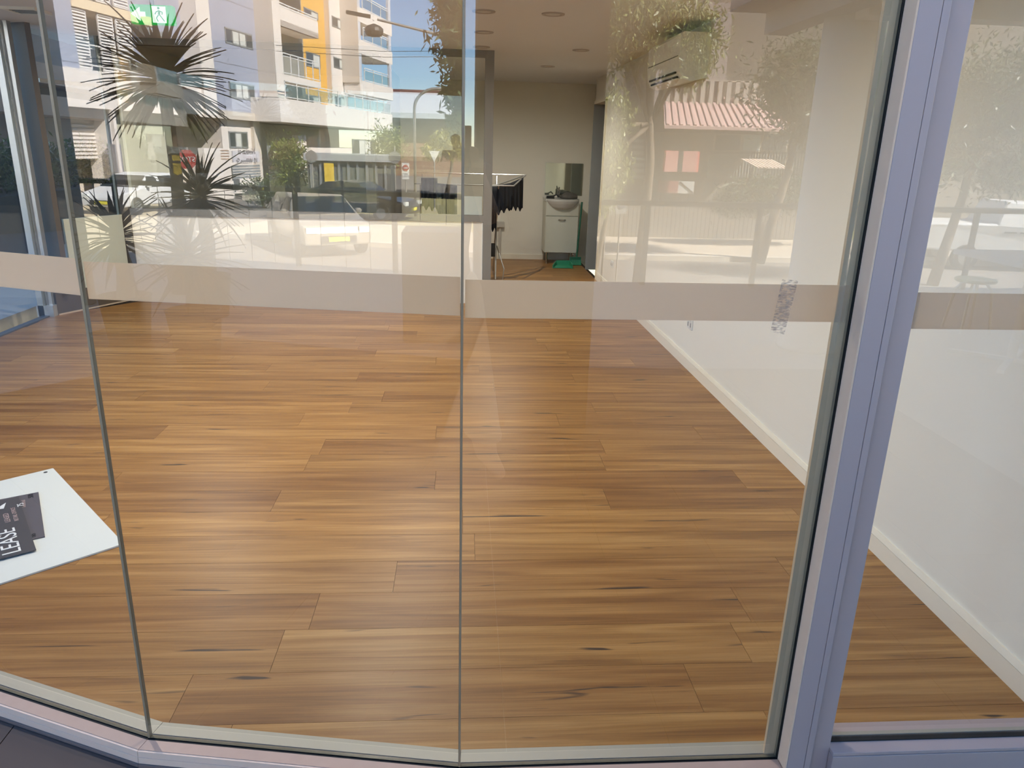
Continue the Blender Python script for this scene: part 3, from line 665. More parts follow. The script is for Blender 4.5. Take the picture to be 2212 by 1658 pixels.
tag(MB().box(-14, 60, -21, -16.5, ZR - .1, ZR + .12).build('footpath', PATH), kind='structure')
tag(MB().box(-14, 120, -140, -21, ZR - .1, ZR + .06).build('far_ground', GRASS), kind='structure')
tag(MB().box(-90, 120, -200, -90, ZR - .3, ZR - .1).build('ground_beyond', GRASS), kind='structure')
tag(MB().box(-90, -4.2, 6, 60, ZR - .3, -.06).build('side_yard', mat('blue_grey_paving', (196, 178, 160), .8, var=.06, scale=2)), kind='structure')
tag(MB().box(-90, -14, -6.1, 6, ZR - .2, ZR).build('side_road', ASPH), kind='structure')
fq = [rmap(M1, atz(x, y, ZR + .02)) for x, y in ((120, 548), (335, 520), (345, 404), (60, 398))]
fa = sum(fq[i][0] * fq[(i + 1) % 4][1] - fq[(i + 1) % 4][0] * fq[i][1] for i in range(4))
tag(MB().prism([(p[0], p[1]) for p in (fq if fa > 0 else fq[::-1])], ZR - .1, ZR + .03).build('forecourt', mat('sandy_concrete', (206, 190, 156), .9, var=.06, scale=2)), kind='structure')
# balustrade along the terrace edge
t = thing('balustrade', (0, -5.9, 0), 'dark metal balustrade with slim posts along the terrace edge', 'balustrade')
IRON = mat('dark_bronze_metal', (58, 54, 46), .5, .3)
MB().box(-13.5, 9, -5.93, -5.87, .945, 1.0).build('top_rail', IRON, t)
MB().box(-13.5, 9, -5.905, -5.895, 1.004, 1.012).build('rail_cap', mat('pale_rail_cap', (150, 148, 140), .4, .4), t)
for k in range(-11, 6):
    x = 2.22 + 1.37 * k
    MB().box(x - .03, x + .03, -5.92, -5.88, 0, .945).build('post', IRON, t)
    for s_ in (.25, .5, .75):
        MB().tube([(x + 1.37 * s_, -5.9, 0), (x + 1.37 * s_, -5.9, .945)], .004, 5).build('baluster', IRON, t) if k < -3 else None
# pier, round columns and soffit of the terrace
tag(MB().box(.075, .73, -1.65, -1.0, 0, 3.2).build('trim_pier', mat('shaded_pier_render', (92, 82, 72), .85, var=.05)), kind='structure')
COLW = mat('white_column_render', (226, 218, 206), .8, var=.02)
c = thing('column', (2.92, -2.95, 0), 'round white column at the right of the terrace', 'column')
MB().lathe([(.25, 0), (.25, .03), (.22, .04), (.22, 3.3)], (2.95, -2.95, .002), 40).build('shaft', COLW, c, smooth=True)
p1 = at(139, 450, 7.4)
c = thing('column', (p1[0], p1[1], 0), 'round grey column at the left of the terrace', 'column', M=M1)
MB().lathe([(.155, 0), (.155, 4.2)], (p1[0], p1[1], .002), 36).build('shaft', mat('grey_column_render', (150, 150, 150), .8), c, M=M1, smooth=True)
SOF = mat('terrace_soffit', (196, 176, 160), .85)
tag(MB().box(2.3, 12, -3.9, 1.45, 2.72, 2.95).build('ceiling_terrace', SOF), kind='structure')
tag(MB().box(2.62, 2.82, -3.9, 1.45, 2.55, 2.72).box(2.82, 12, -2.7, -2.5, 2.50, 2.72).build('trim_beam', mat('soffit_beam', (206, 190, 176), .85)), kind='structure')

# ---------------------------------------------------------------- foliage builders
def leafmat(name, a, b):
    m = bpy.data.materials.new(name); m.use_nodes = True; t = m.node_tree; pb = t.nodes['Principled BSDF']
    g = t.nodes.new('ShaderNodeNewGeometry'); r = t.nodes.new('ShaderNodeValToRGB')
    r.color_ramp.elements[0].color = (*lin(a), 1); r.color_ramp.elements[1].color = (*lin(b), 1)
    t.links.new(g.outputs['Random Per Island'], r.inputs[0]); t.links.new(r.outputs[0], pb.inputs['Base Color'])
    pb.inputs['Roughness'].default_value = .45
    tl = t.nodes.new('ShaderNodeBsdfTranslucent'); t.links.new(r.outputs[0], tl.inputs[0])
    mx = t.nodes.new('ShaderNodeMixShader'); mx.inputs[0].default_value = .3; o = t.nodes['Material Output']
    t.links.new(pb.outputs[0], mx.inputs[1]); t.links.new(tl.outputs[0], mx.inputs[2]); t.links.new(mx.outputs[0], o.inputs[0])
    MAT[name] = m; return m
LEAFG = leafmat('gum_leaves', (92, 104, 56), (168, 170, 96)); LEAFD = leafmat('dark_leaves', (44, 62, 34), (96, 112, 62))
LEAFY = leafmat('yellow_green_leaves', (128, 122, 44), (190, 178, 84)); HEDGE = leafmat('hedge_leaves', (70, 92, 30), (150, 160, 70))
BARK = mat('grey_bark', (112, 98, 82), .9, var=.25, scale=8, bump=.4)
def foliage(name, blobs, n, size, mt, parent, M, seed=1, droop=0.0):
    """leaf blades (folded quads) scattered in ellipsoid clumps; one joined part"""
    r = np.random.default_rng(seed); vol = np.array([b[3] * b[4] * b[5] for b in blobs]) ** .67; k = r.choice(len(blobs), n, p=vol / vol.sum())
    B = np.array(blobs, float)[k]
    d = r.normal(size=(n, 3)); d /= np.linalg.norm(d, axis=1)[:, None]
    rad = r.uniform(.35, 1.0, n) ** .5
    # sub-clumps give ragged edges
    sub = r.normal(size=(n // 14 + 1, 3)) * .5; ci = r.integers(0, len(sub), n)
    P = B[:, :3] + B[:, 3:6] * (d * rad[:, None] * .55 + sub[ci] * .62 + r.normal(size=(n, 3)) * .06)
    ax = r.normal(size=(n, 3)); ax[:, 2] -= droop * 2; ax /= np.linalg.norm(ax, axis=1)[:, None]
    sd = np.cross(ax, r.normal(size=(n, 3))); sd /= np.linalg.norm(sd, axis=1)[:, None]
    L = size * r.uniform(.7, 1.4, n)[:, None]; Wd = L * .28
    V = np.stack([P - ax * L, P + sd * Wd, P + ax * L, P - sd * Wd], 1).reshape(-1, 3)
    V = V @ M[:3, :3].T + M[:3, 3] - np.array(parent['_w'])
    me = bpy.data.meshes.new(name); me.vertices.add(n * 4); me.vertices.foreach_set('co', V.ravel())
    me.loops.add(n * 4); me.loops.foreach_set('vertex_index', np.arange(n * 4)); me.polygons.add(n); me.polygons.foreach_set('loop_start', np.arange(n) * 4)
    me.materials.append(mt); me.update(); me.validate()
    o = bpy.data.objects.new(name, me); COL.objects.link(o); o.parent = parent; o['kind'] = 'stuff'; o['_w'] = parent['_w']; return o
def tree(base, blobs, n, size, mt, M, label, trunk_r=.14, seed=1, droop=0, group='street trees', name='street_tree'):
    t = thing(name, base, label, 'tree', group, M=M); b = np.array(base, float)
    top = np.array(blobs[0][:3]); mid = (b + top) / 2 + np.array([.15, 0, .1])
    MB().tube([b, b + (mid - b) * .5, mid, top], [trunk_r, trunk_r * .8, trunk_r * .65, trunk_r * .3], 9).build('trunk', BARK, t, M=M, smooth=True)
    for q in blobs[1:]:
        q = np.array(q[:3]); s = mid + (top - mid) * .3
        MB().tube([s, (s + q) / 2 + [0, 0, .12], q], [trunk_r * .4, trunk_r * .28, trunk_r * .1], 6).build('branch', BARK, t, M=M, smooth=True)
    foliage('leaves', blobs, n, size, mt, t, M, seed, droop); return t
# yuccas: every blade its own part, four blade shapes shared
YUC = mat('dark_yucca_leaf', (24, 27, 19), .8, var=.15, scale=3, spec=.2); YTR = mat('yucca_trunk', (84, 74, 60), .9, var=.25, scale=12, bump=.5)
blade_meshes = []
for k in range(4):
    m = MB(); n = 7; L = 1.0; vs = []
    for i in range(n + 1):
        f = i / n; wv = .05 * (math.sin(math.pi * min(1, .25 + f * .75)) ** .7) * (1 - f ** 5) + .0015; z = (.10 + .07 * k) * -f * f
        vs += [(f * L, -wv, z + .008), (f * L, 0, z - .006), (f * L, wv, z + .008)]
    fs = []
    for i in range(n): fs += [(3 * i, 3 * i + 3, 3 * i + 4, 3 * i + 1), (3 * i + 1, 3 * i + 4, 3 * i + 5, 3 * i + 2)]
    m.add(vs, fs); me = bpy.data.meshes.new('yucca_blade'); me.from_pydata(m.v, [], m.f); me.materials.append(YUC); me.update(); blade_meshes.append(me)
POT = mat('charcoal_planter', (46, 46, 48), .6)
def yucca(px, py, D, rad, nb, label, M, seed, pot=True):
    """crown centre at a point of the mirrored view D metres out"""
    c = at(px, py, D); r = random.Random(seed); base = np.array([c[0], c[1], .002])
    t = thing('yucca', base, label, 'yucca', 'potted yuccas on the terrace', M=M); w0_ = np.array(t['_w']); cw = rmap(M, c)
    if pot:
        MB().lathe([(.15, 0), (.19, .36), (.20, .38), (.18, .385), (.17, .34)], (c[0], c[1], .002), 20).build('pot', POT, t, M=M)
    MB().tube([(c[0], c[1], .25), (c[0] + .02, c[1] + .02, (c[2] + .25) / 2), (c[0], c[1], c[2])], [.07, .06, .05], 10).build('trunk', YTR, t, M=M, smooth=True)
    for i in range(nb):
        o = bpy.data.objects.new('leaf', blade_meshes[r.randrange(4)]); COL.objects.link(o); o.parent = t
        az = i * 2.39996 + r.uniform(-.2, .2); el = math.asin(max(-.75, min(.97, 1 - 1.62 * (i + .5) / nb))) ; s = rad * r.uniform(.82, 1.12)
        o.location = cw - w0_ + np.array([0, 0, -.09 * (i / nb)]); o.rotation_euler = (r.uniform(-.3, .3), -el, az); o.scale = (s, s * 1.05, s)
    return t
yucca(352, 165, 8.0, .66, 150, 'tallest yucca with a dark spiky crown, reflected below the exit sign', M1, 1)
yucca(432, 415, 6.9, .48, 64, 'low yucca reflected below the tallest one, beside the railing', M1, 2)
yucca(250, 500, 5.9, .42, 64, 'low yucca reflected at the left of the cream panel', M1, 3)
yucca(405, 545, 5.4, .42, 64, 'low yucca reflected on the cream panel', M1, 4)
# low planter trough
a = at(866, 480, 6.0)
tag(MB().box(a[0], a[0] + 1.3, 6.0, 6.5, .002, .90).build('planter_trough', POT, M=M1, bevel=.01), 'low charcoal planter trough on the terrace', 'planter')

# ---------------------------------------------------------------- apartment block, built along its own facade line
EU = np.array([math.sin(math.radians(13.0)), math.cos(math.radians(13.0)), 0]); EN = np.array([EU[1], -EU[0], 0]); EO = np.array([-12.4, 40, 0])
def fac(x, y, o=0.0):
    p = onplane(x, y, EO + EN * o, EN); return float(np.dot(p - EO, EU)), float(p[2])
def fp(u, o, z): return EO + EU * u + EN * o + np.array([0, 0, z])
apt = thing('apartment_building', fp(8, -4, ZR), 'white, grey and yellow apartment block with balconies, reflected in the glass', 'building', M=M1)
def fbox(u0, u1, o0, o1, z0, z1, m=None):
    m = m or MB(); u0, u1 = min(u0, u1), max(u0, u1); o0, o1 = min(o0, o1), max(o0, o1); z0, z1 = min(z0, z1), max(z0, z1)
    vs = [fp(u0, o1, z0), fp(u1, o1, z0), fp(u1, o0, z0), fp(u0, o0, z0), fp(u0, o1, z1), fp(u1, o1, z1), fp(u1, o0, z1), fp(u0, o0, z1)]
    return m.add(vs, [(3, 2, 1, 0), (4, 5, 6, 7), (0, 1, 5, 4), (1, 2, 6, 5), (2, 3, 7, 6), (3, 0, 4, 7)])
def px(x0, y0, x1, y1, o, th, m=None):
    """upright slab whose front spans the two given points at offset o, th deep"""
    u0, z1 = fac(x0, y0, o); u1, z0 = fac(x1, y1, o); return fbox(u0, u1, o - th, o, z0, z1, m)
AW = mat('apartment_white', (232, 222, 212), .8, var=.03, scale=.6); AG = mat('apartment_grey_concrete', (162, 166, 182), .85, var=.09, scale=.5, stretch=(1, 1, .4))
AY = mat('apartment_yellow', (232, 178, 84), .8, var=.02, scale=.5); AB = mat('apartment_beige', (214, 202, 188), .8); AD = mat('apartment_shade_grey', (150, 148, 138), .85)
WF = mat('grey_window_frame', (140, 142, 140), .5); CURT = mat('pale_curtain', (206, 206, 198), .9, var=.2, scale=2, stretch=(4, 4, .2)); DGL = mat('dark_window_glass', (70, 76, 78), .08)
def P(name, m, mt, par=None, **k): return m.build(name, mt, par or apt, M=M1, **k)
ZP0, ZP1 = 2.62, 3.95                                   # podium slab
TOP = 14.0
u_pier0 = fac(425, 150)[0]; u_g0 = fac(459, 150)[0]; u_g1 = fac(566, 150)[0]
uL = fac(100, 60)[0] - 3
# left wing with louvres
P('wall', fbox(uL, fac(160, 60)[0], -6, 0, ZP1 - .5, TOP), AG)
uS0, uS1 = fac(160, 60)[0], fac(300, 60)[0]
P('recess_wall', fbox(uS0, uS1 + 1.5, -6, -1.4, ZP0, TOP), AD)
for z in (6.15, 9.2, 12.25): P('floor_slab', fbox(uS0, uS1 + 1.2, -1.5, .05, z, z + .35), mat('cream_slab', (236, 214, 180), .8))
def louvre(u0, u1, z0, z1, o):
    fr = fbox(u0, u0 + .05, o - .06, o, z0, z1); fbox(u1 - .05, u1, o - .06, o, z0, z1, fr); fbox(u0, u1, o - .06, o, z1 - .05, z1, fr); fbox(u0, u1, o - .06, o, z0, z0 + .05, fr)
    f = P('shutter_frame', fr, mat('shutter_white', (224, 218, 212), .6)); sl = MB(); n = int((z1 - z0) / .115)
    for i in range(n):
        z = z0 + .06 + i * (z1 - z0 - .1) / n
        sl.add([fp(u0 + .05, o, z), fp(u1 - .05, o, z), fp(u1 - .05, o - .06, z + .07), fp(u0 + .05, o - .06, z + .07), fp(u0 + .05, o, z + .02), fp(u1 - .05, o, z + .02), fp(u1 - .05, o - .06, z + .09), fp(u0 + .05, o - .06, z + .09)], [(3, 2, 1, 0), (4, 5, 6, 7), (0, 1, 5, 4), (1, 2, 6, 5), (2, 3, 7, 6), (3, 0, 4, 7)])
    q = P('shutter_slats', sl, mat('shutter_white', (224, 218, 212)), f); q['kind'] = 'stuff'
su = [fac(x, 60)[0] for x in (158, 190, 214, 246, 252, 284)]
for z0, z1 in ((ZP1 + .05, 6.12), (6.55, 9.17), (9.6, 12.2)):
    for a, b in ((0, 1), (2, 3), (4, 5)): louvre(su[a], su[b], z0, z1, -.02)
    P('balcony_rail', fbox(su[1], su[2], -.08, -.02, z0 + .9, z0 + .95, fbox(su[1], su[2], -.08, -.02, z0 + .78, z0 + .81)), mat('shutter_white', (224, 218, 212)))
P('parapet', fbox(uL, u_pier0, -.3, .12, ZP0, ZP1 + .05), AW)
pr = fbox(uL, u_pier0, -.06, 0, ZP1 + .22, ZP1 + .27)
for i in range(9): fbox(uL + i * 2.2, uL + i * 2.2 + .05, -.06, 0, ZP1 + .05, ZP1 + .25, pr)
P('parapet_rail', pr, mat('shutter_white', (224, 218, 212)))
P('wing_wall', fbox(uS1 + .2, u_pier0, -6, -.6, ZP1, TOP), AG)
P('wing_window', fbox(uS1 + .8, uS1 + 2.6, -.62, -.55, ZP1 + .9, ZP1 + 2.2), WF)
# ground storey of the left wing: louvred garage, white walls, slatted screen
P('garage_wall', fbox(uL, u_pier0, -6.2, -2.0, ZR, ZP0), AB)
gu0, gu1 = fac(146, 300, -.8)[0], fac(208, 300, -.8)[0]
fr = P('garage_shutter', fbox(gu0, gu1, -.95, -.9, .7, 2.1), AB)
for i in range(9): P('shutter_slat', fbox(gu0, gu1, -.92, -.83, .72 + i * .15, .81 + i * .15), AW, fr)
P('garage_lintel', fbox(uL, gu1 + .3, -1.1, -.8, 2.1, ZP0), AB)
P('garage_pier', fbox(gu1, gu1 + .35, -1.2, -.3, ZR, ZP0), AW); P('garage_side_wall', fbox(gu1 + .35, gu1 + 1.6, -1.2, -.6, ZR, ZP0), AW)
scu0, scu1 = fac(256, 330, -.5)[0], fac(362, 330, -.5)[0]
scr = P('slatted_screen', fbox(scu0, scu1, -.8, -.72, ZR, ZP0), mat('screen_backing', (70, 72, 64), .9))
for i in range(44):
    u = scu0 + (scu1 - scu0) * (i + .5) / 44; P('slat', fbox(u - .035, u + .035, -.58, -.48, ZR, ZP0), mat('pale_olive_slat', (186, 184, 162), .7), scr)
P('meter_box', fbox(*[fac(x, 340, .1)[0] for x in (248, 262)], -.2, .15, .2, 1.3), mat('grey_meter_box', (150, 146, 146), .6))
P('slender_post', fbox(*[fac(x, 300, .2)[0] for x in (250, 256)], .05, .2, ZR, ZP0), AW)
# white pier, dark joint and grey panel wall
P('pier', fbox(u_pier0, u_g0 - .25, -6, .25, ZP0, TOP), AW)
P('shadow_joint', fbox(u_g0 - .25, u_g0, -6, -.1, ZP0, TOP), mat('dark_joint', (96, 100, 100), .7))
gw = P('grey_panel_wall', fbox(u_g0, u_g1, -6, 0, ZP0 + .2, TOP), AG)
for z in (5.3, 8.3, 11.3): P('panel_joint', fbox(u_g0, u_g1, -.02, .006, z, z + .03), mat('joint_grey', (140, 140, 148), .9), gw)
P('wall', fbox(u_g1, fac(600, 150)[0] + .1, -6, .02, ZP0 + .2, TOP), AB)
def window(u0, u1, z0, z1, o, n=2):
    fr = fbox(u0, u1, o - .1, o + .03, z0, z0 + .08); fbox(u0, u1, o - .1, o + .03, z1 - .08, z1, fr)
    for i in range(n + 1):
        u = u0 + (u1 - u0 - .07) * i / n; fbox(u, u + .07, o - .1, o + .03, z0, z1, fr)
    w_ = P('window', fr, WF)
    for i in range(n):
        a = u0 + (u1 - u0) * i / n; b = u0 + (u1 - u0) * (i + 1) / n
        P('pane', fbox(a + .03, b - .03, o - .06, o + .005, z0 + .05, z1 - .05), DGL if i == 0 or (i == n - 1 and n > 2) else CURT, w_)
def winpx(x0, y0, x1, y1, o, n=2):
    u0, z1 = fac(x0, y0, o); u1, z0 = fac(x1, y1, o); window(u0, u1, z0, z1, o, n)
winpx(484, 57, 546, 108, 0, 4); winpx(493, 175, 551, 218, 0, 4)
# balcony stack
oB = 1.0
ub0, ub1 = fac(594, 150, oB)[0], fac(612, 150, oB)[0]; ub2 = fac(690, 120, oB)[0]
P('balcony_pier', fbox(ub0, ub1, .0, oB, ZP1, TOP), AW)
P('balcony_return', fbox(ub0 - .02, ub0 + .1, -.3, oB, ZP1, TOP), AB)
oY = -.9
uy1 = fac(704, 120, oY)[0]
P('yellow_wall', fbox(ub1 - .5, uy1, -6, oY, ZP0, TOP), AY)
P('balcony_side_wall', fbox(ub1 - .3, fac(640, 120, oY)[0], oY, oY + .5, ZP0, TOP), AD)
for x0, y0, x1, y1 in ((612, 0, 690, 80), ):
    pass
zb3t, zb3b = fac(612, 17, oB)[1], fac(612, 57, oB)[1]
P('balcony_parapet', fbox(ub1 - .02, ub2, oY, oB, zb3b, zb3b + .3, fbox(ub1 - .02, ub2, oB - .15, oB, zb3b, zb3t)), AW)
zb2 = fac(612, 160, oB)[1]
P('balcony_slab', fbox(ub1 - .02, ub2, oY, oB, zb2 - .35, zb2), AW)
zb4 = fac(612, -60, oB)[1]; P('balcony_parapet', fbox(ub1 - .02, ub2, oY, oB, zb4, zb4 + .3, fbox(ub1 - .02, ub2, oB - .15, oB, zb4, zb4 + 1.1)), AW)
BGL = glass_mat('balcony_glass', .10, (.86, .93, .91))
def railing(u0, u1, o, z, h, n, name='railing', glass=False, side=True):
    m = fbox(u0, u1, o - .05, o, z + h - .05, z + h); fbox(u0, u1, o - .05, o, z + h - .2, z + h - .16, m); fbox(u0, u1, o - .05, o, z + .08, z + .12, m)
    for i in range(n + 1):
        u = u0 + (u1 - u0 - .05) * i / n; fbox(u, u + .05, o - .05, o, z, z + h, m)
    q = P(name, m, mat('white_railing', (232, 230, 226), .5))
    if glass:
        for i in range(n):
            P('glass_panel', fbox(u0 + (u1 - u0) * i / n + .06, u0 + (u1 - u0) * (i + 1) / n - .01, o - .03, o - .02, z + .1, z + h - .2), BGL, q)
railing(ub1, ub2, oB, zb2, 1.15, 5)
railing(ub1, ub2, oB - .05, zb3t, .25, 4)
winpx(655, 14, 687, 44, oY, 2); winpx(660, 110, 692, 150, oY, 2); winpx(659, 203, 694, 244, oY, 2)
# white window wall
oC = -.55
uc0, uc1 = uy1 - .05, fac(746, 120, oC)[0]
P('return_wall', fbox(uy1 - .02, uy1 + .1, oY - .1, oC, ZP0, TOP), AB)
P('window_wall', fbox(uc0 + .05, uc1, -6, oC, ZP0, TOP), AW)
for y0, y1, dx in ((-52, -20, -5), (33, 66, 0), (122, 152, 4), (207, 236, 7)): winpx(716 + dx, y0, 741 + dx, y1, oC, 2)
# end balconies, open to the sky
oD = .75
ud0, ud1, ud2 = fac(776, 120, oD)[0], fac(786, 120, oD)[0], fac(848, 150, oD)[0]
P('end_wall', fbox(uc1 - .05, ud0, -6, oC + .1, ZP0, TOP), AW)
P('end_return', fbox(ud0 - .12, ud0, -5, oD, fac(776, 178, oD)[1], TOP), AB)
PERF = mat('perforated_white_screen', (200, 204, 212), .6, var=.12, scale=14)
for zpx in (15, 84, 172):
    zt = fac(776, zpx, oD)[1]; P('balcony_slab', fbox(ud0, ud2, -1.6, oD, zt - .95, zt), AW)
    railing(ud1 + .3, ud2 - .3, oD - .1, zt, .95, 3, glass=True)
    P('screen_post', fbox(ud0, ud0 + .5, oD - .2, oD - .02, zt, zt + 2.1), PERF); P('screen_post', fbox(ud2 - .75, ud2 - .2, oD - .2, oD - .02, zt, zt + 2.1), PERF)
# podium slab, its rail and the recessed ground storey
oP = 1.7
pu0, pu1 = fac(606, 250, oP)[0], fac(848, 270, oP)[0]
P('podium_slab', fbox(pu0, pu1, -3, oP, ZP0, ZP1 - .1), AW)
railing(fac(622, 230, oP)[0], pu1 - .1, oP - .1, ZP1 - .1, .95, 12, glass=True)
P('podium_slab', fbox(u_pier0, pu0 + .2, -3, .2, ZP0, ZP0 + .4), AB)
P('ground_wall', fbox(u_g0, pu1 - 1, -6, -2.4, ZR, ZP0), AB)
P('ground_pier', fbox(fac(480, 300, -.2)[0], fac(549, 300, -.2)[0], -2.5, -.2, ZR, ZP0), AW); winpx(493, 283, 536, 320, -.19, 3)
P('ground_pier', fbox(fac(550, 300, 0)[0], fac(563, 300, 0)[0], -1, 0, ZR, ZP0), AB)
P('low_wall', fbox(fac(645, 310, .6)[0], fac(662, 310, .6)[0], .2, .6, ZR, fac(650, 292, .6)[1]), AW)
P('low_wall', fbox(fac(662, 330, .2)[0], fac(760, 330, .2)[0], -.2, .2, ZR, fac(700, 318, .2)[1]), AW)
winpx(762, 300, 812, 335, -2.3, 4)
P('entry_wall', fbox(fac(444, 360, 1.5)[0], fac(502, 360, 1.5)[0], 1.2, 1.5, ZR, fac(450, 320, 1.5)[1]), AW)
for i in range(4): P('wall_slot', fbox(fac(476, 330, 1.5)[0], fac(494, 330, 1.5)[0], 1.49, 1.515, fac(480, 324 + i * 6, 1.5)[1], fac(480, 326 + i * 6, 1.5)[1]), mat('tan_slot', (176, 146, 122), .8))
nb_ = P('name_board', fbox(fac(503, 340, 1.5)[0], fac(561, 340, 1.5)[0], 1.45, 1.5, fac(503, 351, 1.5)[1], fac(503, 326, 1.5)[1]), mat('pale_lilac_board', (206, 202, 206), .7))
ncx = (fac(503, 338, 1.5)[0] + fac(561, 338, 1.5)[0]) / 2; ncz = fac(530, 334, 1.5)[1]
# lettering reads the right way round from the street
real_x = M1[:3, :3] @ (-EU); real_o = rmap(M1, fp(ncx, 1.52, ncz))
for k, s_ in enumerate(('Nivelos of', '10 Wilson St')):
    text('lettering', s_, .42, frame_m(real_o + np.array([0, 0, .16 - .48 * k]), real_x, [0, 0, 1]).tolist(), mat('grey_lettering', (120, 112, 118), .6), nb_, .003)
for i in range(5): P('step_rail', fbox(fac(503, 365, 1.6)[0], fac(562, 365, 1.6)[0], 1.55, 1.6, fac(520, 357 + i * 6, 1.6)[1] - .1, fac(520, 357 + i * 6, 1.6)[1]), mat('steel_grey', (130, 134, 138), .5))
# hedge, dark bin store with yellow banner
def shrub(base, blobs, n, size, mt, M, lab, seed, name='shrub', grp=None):
    t = thing(name, base, lab, 'shrub', grp, M=M)
    MB().tube([base, np.array(base) + [0, 0, .8]], [.06, .04], 6).build('stem', BARK, t, M=M); foliage('leaves', blobs, n, size, mt, t, M, seed); return t
h = at(628, 365, 36.8); shrub((h[0], h[1], ZR), [(h[0], h[1], .9, .85, .8, .9), (h[0] + .1, h[1], -.2, 1.0, .8, .9)], 6500, .10, HEDGE, M1, 'rounded bright green shrub in front of the apartment block', 11)
h = at(565, 395, 33); shrub((h[0], h[1], ZR), [(h[0], h[1], -.5, .9, .6, .55)], 1800, .09, LEAFD, M1, 'low dark shrub beside the bright green one', 12)
b0, b1 = at(662, 330, 34), at(845, 405, 34)
t = thing('bin_store', ((b0[0] + b1[0]) / 2, 34.5, ZR), 'long dark grey slatted enclosure with a pale roof edge', 'enclosure', M=M1)
DKG = mat('dark_grey_cladding', (84, 86, 88), .7, var=.15, scale=2)
MB().box(b0[0], b1[0], 34, 36, ZR, b0[2] - .3).build('body', DKG, t, M=M1); MB().box(b0[0] - .1, b1[0] + .15, 33.8, 36.2, b0[2] - .3, b0[2]).build('roof_edge', mat('pale_roof_edge', (170, 172, 172), .6), t, M=M1)
for i in range(9):
    x = b0[0] + (b1[0] - b0[0]) * (i + .3) / 9; MB().box(x, x + .1, 33.93, 34, ZR, b0[2] - .3).build('post', mat('grey_post', (128, 130, 132), .6), t, M=M1)
y0_, y1_ = at(700, 352, 33.9), at(723, 405, 33.9)
tag(MB().box(y0_[0], y1_[0], 33.86, 33.9, y1_[2], y0_[2]).build('banner', mat('yellow_banner', (238, 196, 40), .7, var=.25, scale=3), M=M1), 'yellow banner hung on the dark grey enclosure', 'banner')
# warehouse with pale roof
wa, wb_ = at(812, 214, 72), at(1040, 264, 72)
t = thing('warehouse', ((wa[0] + wb_[0]) / 2, 76, ZR), 'brick warehouse with a pale metal roof at the end of the street', 'building', M=M1)
x0, x1 = wa[0] + .5, wb_[0] + 6; zt, ze = wa[2], wb_[2] + .3
MB().box(x0, x1, 73, 90, ZR, ze).build('brick_wall', mat('brown_brick_wall', (142, 108, 86), .9, var=.12, scale=2), t, M=M1)
MB().add([(x0, 71.5, ze), (x1, 71.5, ze), (x1, 84, zt + 1.2), (x0, 84, zt + 1.2), (x0, 71.5, ze + .25), (x1, 71.5, ze + .25), (x1, 84, zt + 1.45), (x0, 84, zt + 1.45)], [(3, 2, 1, 0), (4, 5, 6, 7), (0, 1, 5, 4), (1, 2, 6, 5), (2, 3, 7, 6), (3, 0, 4, 7)]).build('roof', mat('pale_metal_roof', (214, 212, 210), .6, var=.04), t, M=M1)
MB().box(x0, x1, 71.3, 71.5, ze - .15, ze + .3).build('gutter', mat('pale_gutter', (200, 204, 204), .5), t, M=M1); MB().box(x0, x1, 83.9, 84.2, zt + 1.3, zt + 1.7).build('ridge_cap', mat('red_brown_ridge', (110, 70, 64), .7), t, M=M1)
# street trees in the second pane's view
c1_ = at(1040, 90, 24)
tree((c1_[0] + .4, 24, ZR), [(c1_[0], 24, c1_[2], 1.3, 1.4, 1.3), (c1_[0] - .6, 24, c1_[2] + 1.0, .8, 1.0, .8), (c1_[0] - .4, 24, c1_[2] - 1.4, .7, .8, .8), (c1_[0] - .5, 24, c1_[2] - 2.3, .5, .6, .4)], 14000, .14, LEAFD, M1, 'dark street tree reflected against the blue sky beside the glass joint', .16, 21)
c2_ = at(965, 300, 46)
tree((c2_[0], 46, ZR), [(c2_[0] + .3, 46, c2_[2] - .3, 1.0, 1.0, .8), (c2_[0] - .8, 46, c2_[2] - .7, .6, .7, .5)], 3600, .15, LEAFY, M1, 'yellow-green tree in front of the brick warehouse', .15, 22)
c3_ = at(838, 320, 50)
tree((c3_[0], 50, ZR), [(c3_[0], 50, c3_[2] + .2, 1.2, 1.2, 1.3)], 1800, .13, LEAFG, M1, 'small green tree at the end of the apartment block', .12, 23)
# street lamps
GALV = mat('galvanised_steel', (168, 164, 156), .45, .5); DKL = mat('dark_lamp_housing', (64, 62, 58), .5)
q0, q1 = at(748, 24, 26), at(985, 84, 26)
t = thing('street_lamp', (q1[0] + 1.0, 26, ZR), 'street lamp on a long straight arm with a hanging dark lantern', 'street lamp', M=M1)
MB().tube([(q1[0] + 1.0, 26, ZR), (q1[0] + 1.0, 26, q1[2] - .4)], .09, 10).build('pole', GALV, t, M=M1)
MB().tube([(q1[0] + 1.0, 26, q1[2] - .45), q1, (at(815, 42, 26))], [.06, .05, .035], 8).build('arm', GALV, t, M=M1)
MB().bar(at(748, 26, 26), at(800, 36, 26), .22, .09).build('lamp_head', DKL, t, M=M1)
k_ = at(808, 68, 26)
lt = MB().lathe([(.05, .22), (.2, .16), (.28, .10), (.30, .0), (.26, -.10), (.2, -.14)], (k_[0], k_[1], k_[2]), 14).build('lantern', DKL, t, M=M1)
MB().tube([(k_[0], k_[1], k_[2] + .3), (k_[0], k_[1], at(808, 44, 26)[2])], .02, 6).build('drop_rod', GALV, t, M=M1)
q2 = at(897, 400, 30); zt_ = at(897, 190, 30)[2]
t = thing('street_lamp', (q2[0], 30, ZR), 'curved swan-neck street lamp in front of the warehouse', 'street lamp', M=M1)
